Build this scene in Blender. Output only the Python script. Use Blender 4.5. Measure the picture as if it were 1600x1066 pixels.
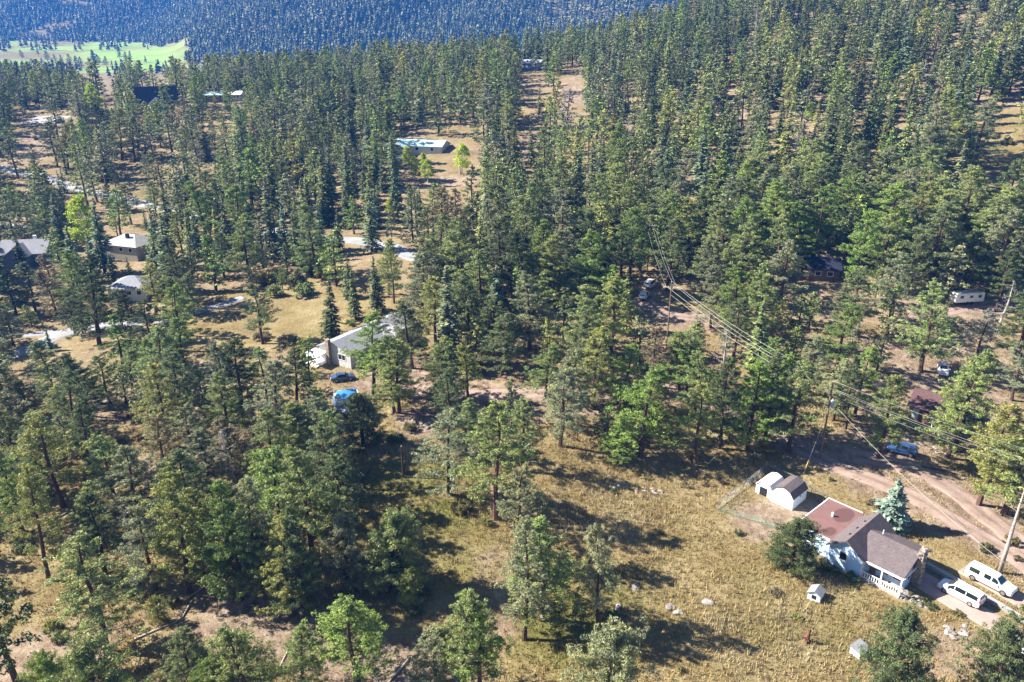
import bpy, math, random
import numpy as np
from mathutils import Vector, Matrix
for o in list(bpy.data.objects): bpy.data.objects.remove(o)
S = bpy.context.scene
COL = S.collection
R = math.radians

# ------------------------------------------------------------------ camera, sky, sun, exposure
FPX, TH, HC = 1200.0, R(22.0), 65.0          # focal length in photo pixels, pitch, drone height
cd = bpy.data.cameras.new('camera'); cam = bpy.data.objects.new('camera', cd); COL.objects.link(cam)
cd.sensor_width = 36.0; cd.lens = 36.0 * FPX / 1600.0
cd.clip_start = 1.0; cd.clip_end = 9000.0
cam.location = (0, 0, HC); cam.rotation_euler = (R(90) - TH, 0, 0)
S.camera = cam
SUN_EL, SUN_AZ = R(37), R(169)               # azimuth of the sun, counter-clockwise from +X
sdir = Vector((math.cos(SUN_EL) * math.cos(SUN_AZ), math.cos(SUN_EL) * math.sin(SUN_AZ), math.sin(SUN_EL)))
W = bpy.data.worlds.new('World'); S.world = W; W.use_nodes = True
nt = W.node_tree; nt.nodes.clear()
sky = nt.nodes.new('ShaderNodeTexSky'); sky.sky_type = 'NISHITA'; sky.sun_disc = False
sky.sun_elevation = SUN_EL; sky.sun_rotation = math.atan2(sdir.x, sdir.y); sky.altitude = 2300
bg = nt.nodes.new('ShaderNodeBackground'); bg.inputs['Strength'].default_value = 0.05
wo = nt.nodes.new('ShaderNodeOutputWorld')
nt.links.new(sky.outputs[0], bg.inputs[0]); nt.links.new(bg.outputs[0], wo.inputs[0])
sl = bpy.data.lights.new('sun', 'SUN'); sl.energy = 5.0; sl.angle = R(0.5); sl.color = (1.0, 0.95, 0.86)
so = bpy.data.objects.new('sun', sl); COL.objects.link(so)
so.rotation_euler = sdir.to_track_quat('Z', 'Y').to_euler(); so.location = (0, 0, 200)
S.view_settings.view_transform = 'Standard'; S.view_settings.look = 'None'
S.view_settings.exposure = 1.9; S.view_settings.gamma = 1.0

# ------------------------------------------------------------------ terrain heights
rng = np.random.default_rng(7); rnd = random.Random(5)
TX = np.array([-400, -250, -120, -40, 40, 120, 250, 400.])
TY = np.array([-100, 50, 80, 110, 150, 200, 250, 300, 360, 430, 480, 560, 700.])
TZ = np.array([
 [0, 0, 0, 0, 0, 0, 5, 20], [-2, -1, 0, 0, 0, 1, 5, 20], [-3, -2, -1, 0, 0, 1, 8, 25],
 [-5, -4, -2, 1, 1, 3, 14, 30], [-6, -5, -3, 2, 6, 11, 24, 40], [-5, -5, -1, 6, 12, 21, 36, 52],
 [-2, -1, 4, 11, 19, 32, 48, 64], [3, 5, 11, 19, 27, 42, 58, 76], [12, 14, 22, 30, 38, 54, 72, 90],
 [23, 27, 33, 40, 48, 66, 86, 106], [27, 30, 36, 43, 51, 71, 95, 118], [20, 22, 27, 34, 44, 66, 96, 122],
 [8, 8, 12, 20, 30, 50, 84, 112]], float)
def _cr(P, t):        # Catmull-Rom over axis 0 stack of 4
    a, b, c, d = P
    return 0.5 * (2*b + (c - a)*t + (2*a - 5*b + 4*c - d)*t*t + (3*b - a - 3*c + d)*t**3)
def _interp(x, y):
    x = np.clip(x, TX[0], TX[-1]); y = np.clip(y, TY[0], TY[-1])
    ix = np.clip(np.searchsorted(TX, x) - 1, 0, len(TX) - 2); iy = np.clip(np.searchsorted(TY, y) - 1, 0, len(TY) - 2)
    tx = (x - TX[ix]) / (TX[ix+1] - TX[ix]); ty = (y - TY[iy]) / (TY[iy+1] - TY[iy])
    rows = []
    for j in (-1, 0, 1, 2):
        jj = np.clip(iy + j, 0, len(TY) - 1)
        rows.append(_cr([TZ[jj, np.clip(ix + k, 0, len(TX) - 1)] for k in (-1, 0, 1, 2)], tx))
    return _cr(rows, ty)
def sstep(a, b, v): t = np.clip((v - a) / (b - a), 0, 1); return t*t*(3 - 2*t)
FOOTX = np.array([-3000, -1000, -760, -650, -560, -420, -200, 300, 3000.])
FOOTY = np.array([1800, 1750, 1700, 1540, 1290, 1200, 1150, 1120, 1150.])
def zt(x, y):
    x = np.asarray(x, float); y = np.asarray(y, float)
    near = _interp(x, y) + 0.5*np.sin(x*.11 + 1.3*np.sin(y*.05)) * np.cos(y*.09 + .5) + .18*np.sin(x*.31 + y*.23) * np.sin(y*.37 - x*.11)
    flat = np.exp(-(((x - 48)/16)**2 + ((y - 84)/16)**2)**2)
    near = near*(1 - flat)
    far = 16 + 0.045*np.maximum(y - 1100, 0) + np.where(x > -300, (x + 300)*.03, 0)
    d = y - np.interp(x, FOOTX, FOOTY)
    m = np.maximum(d, 0)
    m = 0.30*m*m/(m + 60)
    far = far + np.minimum(m, 190 + 0.03*m) + sstep(0, 300, d)*(16*np.sin(x*.011 + 2) * np.cos(y*.007) + 9*np.sin(x*.027 - y*.012))
    k = sstep(600, 950, y); kx = sstep(400, 900, np.abs(x))
    return near*(1 - k) + far*k
def ray(px, py):
    u, v = (px - 800)/FPX, (py - 533)/FPX
    return u, math.cos(TH) - v*math.sin(TH), -(math.sin(TH) + v*math.cos(TH))
def at(px, py, dz=0.0):
    """the point of the terrain that photo pixel (px, py) shows"""
    u, F, D = ray(px, py)
    t = np.concatenate([np.arange(40, 700, 1.0), np.arange(700, 3200, 4.0)])
    g = HC + D*t - zt(u*t, F*t) - dz
    i = int(np.argmax(g < 0)) if (g < 0).any() else len(t) - 1
    if i > 0 and g[i] < 0:
        k = g[i-1]/(g[i-1] - g[i]); tt = t[i-1] + k*(t[i] - t[i-1])
    else: tt = t[i]
    x, y = u*tt, F*tt
    return Vector((x, y, float(zt(x, y))))
def proj(x, y, z):
    d = HC - z; c, s = math.cos(TH), math.sin(TH)
    zc = y*c + d*s
    return 800 + FPX*x/zc, 533 + FPX*(-y*s + d*c)/zc, zc
def ztop(y, ty):
    v = (ty - 533)/FPX; c, s = math.cos(TH), math.sin(TH)
    return HC - y*(s + v*c)/(c - v*s)

# ------------------------------------------------------------------ mesh helpers
class MB:
    def __init__(s): s.v = []; s.f = []; s.m = []
    def add(s, vs, fs, mi=0):
        b = len(s.v); s.v += [tuple(p) for p in vs]; s.f += [tuple(i + b for i in q) for q in fs]; s.m += [mi]*len(fs); return s
    def box(s, x0, x1, y0, y1, z0, z1, mi=0, M=None):
        p = [(x0,y0,z0),(x1,y0,z0),(x1,y1,z0),(x0,y1,z0),(x0,y0,z1),(x1,y0,z1),(x1,y1,z1),(x0,y1,z1)]
        if M is not None: p = [M @ Vector(q) for q in p]
        return s.add(p, [(0,3,2,1),(4,5,6,7),(0,1,5,4),(1,2,6,5),(2,3,7,6),(3,0,4,7)], mi)
    def tube(s, pts, rad, n=8, mi=0, cap=True):
        pts = [Vector(p) for p in pts]; rad = rad if hasattr(rad, '__len__') else [rad]*len(pts); rings = []
        for i, p in enumerate(pts):
            t = (pts[min(i+1, len(pts)-1)] - pts[max(i-1, 0)]).normalized()
            a = t.orthogonal() if abs(t.z) < .95 else t.cross(Vector((0, 1, 0)))
            a.normalize(); b = t.cross(a)
            rings.append([p + (a*math.cos(k*2*math.pi/n) + b*math.sin(k*2*math.pi/n))*rad[i] for k in range(n)])
        fs = [(i*n + k, i*n + (k+1) % n, (i+1)*n + (k+1) % n, (i+1)*n + k) for i in range(len(pts)-1) for k in range(n)]
        if cap: fs += [tuple(reversed(range(n))), tuple(range((len(pts)-1)*n, len(pts)*n))]
        return s.add([q for r in rings for q in r], fs, mi)
    def slab(s, quad, th, mi=0):
        """a planar polygon given a thickness downwards along its normal"""
        q = [Vector(p) for p in quad]; nrm = (q[1]-q[0]).cross(q[2]-q[0]).normalized()
        if nrm.z < 0: q.reverse(); nrm = -nrm
        n = len(q); lo = [p - nrm*th for p in q]
        fs = [tuple(range(n)), tuple(reversed(range(n, 2*n)))] + [(i, n+i, n+(i+1) % n, (i+1) % n) for i in range(n)]
        return s.add(q + lo, fs, mi)
    def mesh(s, name, mats, smooth=False):
        me = bpy.data.meshes.new(name); me.from_pydata(s.v, [], s.f)
        for m in (mats if isinstance(mats, (list, tuple)) else [mats]): me.materials.append(m)
        if any(s.m): me.polygons.foreach_set('material_index', s.m)
        if smooth: me.polygons.foreach_set('use_smooth', [True]*len(s.f))
        me.update(); return me
    def build(s, name, mats, parent=None, smooth=False, loc=None, rot=None):
        o = bpy.data.objects.new(name, s.mesh(name, mats, smooth)); COL.objects.link(o)
        if parent is not None: o.parent = parent
        if loc is not None: o.location = loc
        if rot is not None: o.rotation_euler = rot
        return o
def np_mesh(name, V, F, mat, smooth=False, cols=None):
    me = bpy.data.meshes.new(name); n = F.shape[1]
    me.vertices.add(len(V)); me.vertices.foreach_set('co', np.ascontiguousarray(V, np.float32).ravel())
    me.loops.add(F.size); me.loops.foreach_set('vertex_index', np.ascontiguousarray(F, np.int32).ravel())
    me.polygons.add(len(F)); me.polygons.foreach_set('loop_start', np.arange(0, F.size, n, dtype=np.int32))
    if smooth: me.polygons.foreach_set('use_smooth', np.ones(len(F), bool))
    for m in (mat if isinstance(mat, (list, tuple)) else [mat]): me.materials.append(m)
    if cols is not None:
        a = me.attributes.new('tint', 'FLOAT_COLOR', 'POINT'); a.data.foreach_set('color', np.ascontiguousarray(cols, np.float32).ravel())
    me.update(calc_edges=True); return me
def link(name, me, parent=None):
    o = bpy.data.objects.new(name, me); COL.objects.link(o)
    if parent is not None: o.parent = parent
    return o
def tag(o, label=None, cat=None, group=None, kind=None):
    if label: o['label'] = label
    if cat: o['category'] = cat
    if group: o['group'] = group
    if kind: o['kind'] = kind
    return o
def thing(name, label, cat, loc, rz=0, group=None):
    o = bpy.data.objects.new(name, None); COL.objects.link(o); o.location = loc; o.rotation_euler = (0, 0, rz)
    o.empty_display_size = .3
    return tag(o, label, cat, group)

# ------------------------------------------------------------------ materials
def newmat(name):
    m = bpy.data.materials.new(name); m.use_nodes = True; n = m.node_tree.nodes; n.clear()
    out = n.new('ShaderNodeOutputMaterial'); return m, n, m.node_tree.links, out
def noise(n, l, scale, detail=4, rough=.55, coord='Object', vec=None):
    t = n.new('ShaderNodeTexNoise'); t.inputs['Scale'].default_value = scale; t.inputs['Detail'].default_value = detail; t.inputs['Roughness'].default_value = rough
    if vec is None: vec = n.new('ShaderNodeTexCoord').outputs[coord]
    l.new(vec, t.inputs['Vector']); return t.outputs['Fac']
def ramp(n, l, fac, stops):
    r = n.new('ShaderNodeValToRGB'); el = r.color_ramp.elements
    while len(el) < len(stops): el.new(.5)
    for e, (p, c) in zip(el, stops): e.position = p; e.color = (*c, 1) if len(c) == 3 else c
    l.new(fac, r.inputs[0]); return r.outputs[0]
def mix(n, l, fac, a, b, mode='MIX'):
    m = n.new('ShaderNodeMix'); m.data_type = 'RGBA'; m.blend_type = mode
    for s, v in ((m.inputs[0], fac), (m.inputs[6], a), (m.inputs[7], b)):
        if hasattr(v, 'is_output') or hasattr(v, 'links'): l.new(v, s)
        else: s.default_value = v if not isinstance(v, tuple) else (*v, 1)[:4]
    return m.outputs[2]
def simple(name, col, rough=.7, metal=0, var=.12, scale=3.0, bump=0.0, spec=.3, coat=0):
    m, n, l, out = newmat(name); b = n.new('ShaderNodeBsdfPrincipled')
    f = noise(n, l, scale, 5)
    c = ramp(n, l, f, [(.3, tuple(x*(1 - var) for x in col)), (.7, tuple(min(1, x*(1 + var)) for x in col))])
    l.new(c, b.inputs['Base Color']); b.inputs['Roughness'].default_value = rough; b.inputs['Metallic'].default_value = metal
    b.inputs['Specular IOR Level'].default_value = spec; b.inputs['Coat Weight'].default_value = coat
    if bump:
        bp = n.new('ShaderNodeBump'); bp.inputs['Strength'].default_value = bump; bp.inputs['Distance'].default_value = .05
        l.new(noise(n, l, scale*6, 4), bp.inputs['Height']); l.new(bp.outputs[0], b.inputs['Normal'])
    l.new(b.outputs[0], out.inputs[0]); return m
def shingle(name, col, var=.35):
    m, n, l, out = newmat(name); b = n.new('ShaderNodeBsdfPrincipled')
    tc = n.new('ShaderNodeTexCoord').outputs['Object']
    br = n.new('ShaderNodeTexBrick'); br.inputs['Scale'].default_value = 2.6; br.inputs['Mortar Size'].default_value = .03
    br.inputs['Color1'].default_value = (*[x*(1 - var) for x in col], 1); br.inputs['Color2'].default_value = (*[x*(1 + var) for x in col], 1)
    br.inputs['Mortar'].default_value = (*[x*.5 for x in col], 1); l.new(tc, br.inputs['Vector'])
    c = mix(n, l, .45, br.outputs['Color'], ramp(n, l, noise(n, l, 1.1, 6, .7), [(.3, tuple(x*.65 for x in col)), (.7, tuple(x*1.3 for x in col))]))
    l.new(c, b.inputs['Base Color']); b.inputs['Roughness'].default_value = .9; b.inputs['Specular IOR Level'].default_value = .15
    l.new(b.outputs[0], out.inputs[0]); return m
def foliage(name, use_attr=False, transl=.3):
    m, n, l, out = newmat(name)
    if use_attr: a = n.new('ShaderNodeAttribute'); a.attribute_name = 'tint'; base = a.outputs['Color']; a.attribute_type = use_attr
    else: base = n.new('ShaderNodeObjectInfo').outputs['Color']
    geo = n.new('ShaderNodeNewGeometry')
    v1 = ramp(n, l, geo.outputs['Random Per Island'], [(0, (.42, .44, .48)), (.55, (.95, .95, .95)), (1, (1.75, 1.7, 1.5))] if use_attr else [(0, (.58, .60, .64)), (.55, (.98, .98, .98)), (1, (1.5, 1.46, 1.34))])
    v2 = ramp(n, l, noise(n, l, .55, 2), [(.3, (.72, .78, .85)), (.7, (1.25, 1.18, 1.0))])
    c = mix(n, l, 1.0, mix(n, l, 1.0, base, v1, 'MULTIPLY'), v2, 'MULTIPLY')
    d = n.new('ShaderNodeBsdfPrincipled'); d.inputs['Roughness'].default_value = .6; d.inputs['Specular IOR Level'].default_value = .25
    t = n.new('ShaderNodeBsdfTranslucent'); l.new(c, d.inputs['Base Color']); l.new(c, t.inputs['Color'])
    ms = n.new('ShaderNodeMixShader'); ms.inputs[0].default_value = transl
    l.new(d.outputs[0], ms.inputs[1]); l.new(t.outputs[0], ms.inputs[2]); l.new(ms.outputs[0], out.inputs[0]); return m
M = {}
M['needles'] = foliage('pine_needles', False, .18); M['needles_far'] = foliage('forest_needles', 'GEOMETRY', .25); M['needles_inst'] = foliage('grove_needles', 'INSTANCER', .18)
M['leaves'] = foliage('aspen_leaves', False, .4)
M['bark'] = simple('pine_bark', (.085, .055, .042), .95, 0, .5, 6, .4, .1)
M['bark_red'] = simple('ponderosa_bark', (.105, .062, .045), .95, 0, .5, 6, .4, .1)
M['bark_pale'] = simple('aspen_bark', (.45, .43, .38), .9, 0, .3, 5)
M['snag'] = simple('weathered_wood', (.36, .31, .27), .9, 0, .45, 5, .4)
M['pole'] = simple('pole_wood', (.20, .12, .08), .9, 0, .35, 4, .2)
M['white'] = simple('white_paint', (.80, .80, .80), .55, 0, .03, 2)
M['siding'] = simple('white_siding', (.72, .76, .80), .6, 0, .07, 1.2); M['shadesiding'] = simple('shade_blue_siding', (.47, .62, .82), .6, 0, .08, 1.2)  # house walls: blue of the sky-lit shade tinted into the near-white siding
M['trim'] = simple('white_trim', (.82, .82, .82), .5, 0, .03, 3)
M['offwall'] = simple('pale_wall', (.52, .52, .50), .7, 0, .08, 2)
M['tanwall'] = simple('tan_wall', (.36, .31, .25), .8, 0, .1, 2)
M['bluewall'] = simple('slate_blue_wall', (.13, .17, .26), .7, 0, .1, 2)
M['brownwall'] = simple('brown_wall', (.16, .09, .065), .8, 0, .2, 2)
M['redroof'] = simple('red_membrane_roof', (.33, .125, .095), .8, 0, .10, .8)
M['shingle'] = shingle('brown_shingle', (.135, .108, .108)); M['greyshingle'] = shingle('grey_shingle', (.29, .29, .31), .15)
M['paleshingle'] = shingle('pale_shingle', (.42, .40, .37), .12); M['maroonshingle'] = shingle('maroon_shingle', (.12, .068, .065))
M['darkshingle'] = shingle('dark_shingle', (.022, .024, .045)); M['tealroof'] = simple('aqua_metal_roof', (.36, .50, .49), .45, 0, .1, 1)
M['stone'] = simple('chimney_stone', (.30, .23, .18), .9, 0, .4, 3, .5)
M['rock'] = simple('rock', (.22, .19, .17), .95, 0, .35, 2.5, .5); M['rubble'] = simple('pale_rock', (.34, .30, .28), .95, 0, .25, 2.5, .5)
M['glass'] = simple('window_glass', (.015, .02, .025), .08, 0, .1, 1, 0, .6)
M['carglass'] = simple('car_glass', (.012, .016, .018), .06, 0, .1, 1, 0, .6)
M['carwhite'] = simple('white_car_paint', (.78, .78, .78), .25, 0, .02, 1, 0, .5, .6)
M['carblue'] = simple('blue_car_paint', (.03, .07, .16), .25, 0, .05, 1, 0, .5, .6)
M['carred'] = simple('red_car_paint', (.30, .02, .03), .25, 0, .05, 1, 0, .5, .6)
M['cardark'] = simple('dark_car_paint', (.02, .02, .024), .25, 0, .05, 1, 0, .5, .6)
M['carsilver'] = simple('silver_car_paint', (.45, .50, .55), .3, .3, .02, 1, 0, .5, .4)
M['tyre'] = simple('tyre_rubber', (.018, .018, .018), .85, 0, .2, 5); M['rim'] = simple('alloy_rim', (.5, .5, .5), .35, .8, .05, 3)
M['lamp_red'] = simple('tail_lamp', (.35, .02, .02), .2, 0, .05, 2); M['lamp_clear'] = simple('head_lamp', (.55, .58, .6), .12, 0, .05, 2, 0, .6)
M['darkplastic'] = simple('dark_trim', (.03, .03, .03), .6, 0, .1, 3)
M['metal'] = simple('galvanised_steel', (.28, .30, .31), .5, .5, .12, 4); M['wire'] = simple('wire', (.40, .38, .34), .5, .3, .05, 2)
M['transformer'] = simple('transformer_steel', (.30, .36, .42), .5, .2, .08, 4); M['yellow'] = simple('yellow_marker', (.55, .42, .12), .6, 0, .05, 4)
M['tarp'] = simple('blue_tarp', (.04, .20, .55), .5, 0, .15, 1.5, .3); M['concrete'] = simple('concrete', (.31, .30, .285), .9, 0, .1, 1.2, .1)
M['paver'] = simple('pink_driveway', (.36, .25, .215), .92, 0, .10, 1.0, .1); M['asphalt'] = simple('pale_road', (.26, .26, .27), .92, 0, .2, .25)
M['dirt'] = None; M['interior'] = simple('dark_interior', (.02, .018, .016), .9, 0, .1, 2)
M['stump'] = simple('reddish_stump', (.16, .07, .04), .95, 0, .5, 5, .5); M['door'] = simple('door_paint', (.25, .10, .06), .6, 0, .1, 3)
M['green_wire'] = simple('green_wire', (.10, .30, .24), .6, 0, .1, 3)
def dirtmat():
    m, n, l, out = newmat('pink_dirt'); b = n.new('ShaderNodeBsdfPrincipled')
    c = ramp(n, l, noise(n, l, .35, 8, .65), [(.28, (.158, .109, .086)), (.5, (.270, .191, .158)), (.72, (.352, .270, .225))])
    c = mix(n, l, .35, c, ramp(n, l, noise(n, l, 3.5, 5, .7), [(.3, (.150, .105, .083)), (.7, (.360, .277, .232))]))
    ac = n.new('ShaderNodeAttribute'); ac.attribute_name = 'across'      # wheel ruts and the weedy strip between them
    rut = ramp(n, l, ac.outputs['Fac'], [(0, (.62, .62, .50)), (.2, (1.15, 1.13, 1.12)), (.36, (1.1, 1.08, 1.06)), (.5, (.66, .68, .56)), (.64, (1.1, 1.08, 1.06)), (.8, (1.15, 1.13, 1.12)), (1, (.62, .62, .50))])
    c = mix(n, l, ramp(n, l, noise(n, l, .5, 4), [(.3, (.25, .25, .25)), (.65, (1, 1, 1))]), c, mix(n, l, 1.0, c, rut, 'MULTIPLY'))
    l.new(c, b.inputs['Base Color']); b.inputs['Roughness'].default_value = .97; b.inputs['Specular IOR Level'].default_value = .1
    bp = n.new('ShaderNodeBump'); bp.inputs['Strength'].default_value = .5; bp.inputs['Distance'].default_value = .12
    l.new(noise(n, l, 1.6, 6), bp.inputs['Height']); l.new(bp.outputs[0], b.inputs['Normal'])
    l.new(b.outputs[0], out.inputs[0]); return m
M['dirt'] = dirtmat()
def groundmat():
    """ground cover: dry golden grass, greener grass, forest litter, bare dirt, turf; the attribute 'cover' says what grows where"""
    m, n, l, out = newmat('ground_cover'); b = n.new('ShaderNodeBsdfPrincipled')
    at_ = n.new('ShaderNodeAttribute'); at_.attribute_name = 'cover'
    sp = n.new('ShaderNodeSeparateColor'); l.new(at_.outputs['Color'], sp.inputs[0])
    gold = ramp(n, l, noise(n, l, .16, 9, .7), [(.25, (.125, .085, .040)), (.42, (.19, .140, .062)), (.58, (.255, .200, .100)), (.75, (.33, .275, .175))])
    fine = ramp(n, l, noise(n, l, 2.6, 6, .75), [(.3, (.62, .60, .54)), (.5, (.97, .97, .97)), (.72, (1.25, 1.26, 1.28))])
    gold = mix(n, l, .8, gold, fine, 'MULTIPLY')
    green = ramp(n, l, noise(n, l, .5, 8, .7), [(.3, (.061, .061, .014)), (.5, (.122, .119, .029)), (.7, (.194, .180, .054))])
    gm = n.new('ShaderNodeMath'); gm.operation = 'MULTIPLY_ADD'; l.new(noise(n, l, .09, 6, .65), gm.inputs[0]); gm.inputs[1].default_value = 1.6; gm.inputs[2].default_value = -.95
    ga = n.new('ShaderNodeMath'); ga.operation = 'ADD'; ga.use_clamp = True; l.new(gm.outputs[0], ga.inputs[0]); l.new(sp.outputs[1], ga.inputs[1])
    c = mix(n, l, ga.outputs[0], gold, green)
    litter = ramp(n, l, noise(n, l, .45, 9, .7), [(.28, (.095, .064, .042)), (.46, (.205, .148, .102)), (.60, (.30, .232, .168)), (.8, (.38, .315, .245))])
    lm = n.new('ShaderNodeMath'); lm.operation = 'MULTIPLY_ADD'; l.new(noise(n, l, .22, 7, .7), lm.inputs[0]); lm.inputs[1].default_value = 2.4; lm.inputs[2].default_value = -1.2
    la = n.new('ShaderNodeMath'); la.operation = 'ADD'; la.use_clamp = True; l.new(lm.outputs[0], la.inputs[0])
    l2 = n.new('ShaderNodeMath'); l2.operation = 'MULTIPLY_ADD'; l2.inputs[1].default_value = 2.2; l2.inputs[2].default_value = -.75; l.new(sp.outputs[0], l2.inputs[0]); l.new(l2.outputs[0], la.inputs[1])
    c = mix(n, l, la.outputs[0], c, litter)
    turf = ramp(n, l, noise(n, l, .02, 5, .6), [(.3, (.160, .272, .056)), (.7, (.272, .368, .104))])
    c = mix(n, l, sp.outputs[2], c, turf)
    l.new(c, b.inputs['Base Color']); b.inputs['Roughness'].default_value = 1.0; b.inputs['Specular IOR Level'].default_value = .05
    bp = n.new('ShaderNodeBump'); bp.inputs['Strength'].default_value = .9; bp.inputs['Distance'].default_value = .35
    l.new(noise(n, l, 1.4, 7, .7), bp.inputs['Height']); l.new(bp.outputs[0], b.inputs['Normal'])
    l.new(b.outputs[0], out.inputs[0]); return m
M['ground'] = groundmat()
def grassmat():
    m, n, l, out = newmat('dry_grass'); b = n.new('ShaderNodeBsdfPrincipled')
    a = n.new('ShaderNodeAttribute'); a.attribute_name = 'tint'; l.new(a.outputs['Color'], b.inputs['Base Color'])
    b.inputs['Roughness'].default_value = .9; b.inputs['Specular IOR Level'].default_value = .1
    l.new(b.outputs[0], out.inputs[0]); return m
M['grass'] = grassmat()

# ------------------------------------------------------------------ ground
def axis(lo, hi, step, far_lo, far_hi, g=1.12, cap=40):
    a = list(np.arange(lo, hi + .1, step)); s = step; x = hi
    while x < far_hi: s = min(s*g, cap); x += s; a.append(x)
    s = step; x = lo; b = []
    while x > far_lo: s = min(s*g, cap); x -= s; b.append(x)
    return np.array(b[::-1] + a)
GX = axis(-270, 290, 2.0, -2600, 2600); GY = axis(40, 470, 2.0, -160, 3200)
gx, gy = np.meshgrid(GX, GY); gz = zt(gx, gy)
V = np.stack([gx, gy, gz], -1).reshape(-1, 3); nx, ny = len(GX), len(GY)
i0 = (np.arange(ny-1)[:, None]*nx + np.arange(nx-1)[None]).ravel()
F = np.stack([i0, i0+1, i0+nx+1, i0+nx], 1)
cov = np.zeros((len(V), 4), np.float32); cov[:, 3] = 1
X_, Y_ = V[:, 0], V[:, 1]
wob = 6*np.sin(X_*.13 + 2*np.sin(Y_*.07)) + 5*np.sin(Y_*.17 + X_*.05)
cov[:, 0] = .14 + .33*sstep(95, 150, Y_ + wob) + .04*sstep(0, -40, X_)
cov[:, 0] += .12*sstep(-25, -45, X_)*sstep(120, 70, Y_) + .12*sstep(20, 60, X_)*sstep(110, 160, Y_)
cov[:, 1] = .05
# ground-cover patches: place, half-sizes in metres, channel (0 bare soil and litter, 1 green grass, 2 mown turf), amount
PATCH = [
 (640, 745, 12, 5, 1, .7), (600, 790, 14, 7, 1, .45), (720, 800, 6, 4, 1, .8), (930, 960, 10, 10, 1, .5), (870, 1000, 8, 6, 1, .6), (1250, 950, 12, 8, 1, .25),
 (1130, 850, 12, 8, 1, .12), (600, 850, 16, 10, 1, .35), (1160, 790, 5, 5, 0, .2), (250, 830, 8, 5, 1, .3),
 (700, 870, 10, 9, 1, .3), (330, 285, 40, 14, 1, .7), (210, 275, 25, 12, 1, .8), (260, 300, 25, 8, 1, .6), (70, 205, 18, 8, 1, .45),
 (1560, 215, 24, 26, 0, -.7), (1560, 200, 18, 20, 1, .2), (445, 490, 26, 22, 0, -.6), (490, 520, 12, 6, 1, .3), (860, 130, 20, 14, 0, .2), (850, 115, 18, 8, 1, .35),
 (895, 150, 8, 20, 0, .6), (700, 205, 22, 12, 0, -.1), (1145, 165, 14, 18, 0, 1.0), (1120, 205, 10, 8, 0, 1), (560, 230, 30, 20, 0, .2), (430, 160, 25, 20, 0, .3),
 (820, 235, 18, 20, 0, .25), (900, 330, 12, 6, 0, .7), (690, 285, 20, 6, 0, .6), (30, 230, 20, 20, 0, .7), (130, 230, 25, 10, 0, .3), (0, 250, 20, 10, 0, .8),
 (1200, 820, 6, 5, 0, .9), (1240, 795, 5, 3, 0, .9), (1450, 640, 16, 12, 0, .5), (1550, 640, 10, 14, 0, .3), (1370, 700, 14, 6, 0, .5), (1460, 560, 20, 10, 0, .3),
 (660, 660, 5, 6, 0, .9), (690, 585, 14, 8, 0, .7), (810, 640, 14, 5, 0, .7), (960, 620, 16, 8, 0, .3), (300, 720, 12, 10, 0, .35), (200, 640, 14, 8, 0, .4), (270, 600, 12, 10, 0, .55),
 (620, 1045, 10, 5, 0, .8), (440, 985, 12, 6, 0, .6), (780, 940, 4, 12, 0, .5), (60, 1030, 8, 6, 0, .9), (1480, 1020, 7, 6, 0, .55), (1120, 650, 20, 8, 0, -.1), (1100, 475, 14, 6, 1, .5), (1070, 470, 8, 5, 0, -.4),
 (1500, 790, 16, 10, 0, .35), (1470, 690, 8, 4, 1, .4), (270, 990, 12, 6, 0, -.1), (350, 960, 14, 6, 0, .3),
 (225, 86, 70, 130, 2, 1.0), (250, 92, 50, 60, 2, 1.0), (60, 88, 110, 90, 2, .9), (150, 104, 160, 60, 2, .9), (20, 100, 90, 80, 2, .9), (40, 105, 120, 60, 2, .8),
]
for px, py, rx, ry, ch, am in PATCH:
    p = at(px, py); d = np.sqrt(((X_ - p.x)/rx)**2 + ((Y_ - p.y)/ry)**2) + .12*np.sin(X_*.9)*np.sin(Y_*.8 + 1) + .1*np.sin(X_*.35 + Y_*.3)
    cov[:, ch] += am*(1 - sstep(.65, 1.15, d))
# pale clearings on the far hills
for px, py, rx, ry in [(75, 45, 60, 90), (110, 38, 40, 60), (55, 58, 80, 40), (245, 8, 30, 60), (110, 3, 60, 40), (20, 50, 40, 40), (930, 2, 40, 40), (970, 10, 40, 30)]:
    p = at(px, py); d = np.sqrt(((X_ - p.x)/rx)**2 + ((Y_ - p.y)/ry)**2); cov[:, 0] += .3*(1 - sstep(.6, 1.2, d))
valley = (Y_ > 1040) & (X_ < -480) & (Y_ < np.interp(X_, FOOTX, FOOTY) + 5)
cov[:, 2] = np.where(valley, np.clip(.35 + .9*np.sin(X_*.021 + 1 + Y_*.006)*np.sin(Y_*.019 + 1) + .9*(X_ > -1.0*Y_*.52), 0, 1), cov[:, 2])
cov[:, 1] += .8*sstep(900, 1200, Y_)*(cov[:, 2] < .3)
cov[:, 0] = np.where(Y_ > 1050, np.minimum(cov[:, 0], .5), cov[:, 0])

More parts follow.
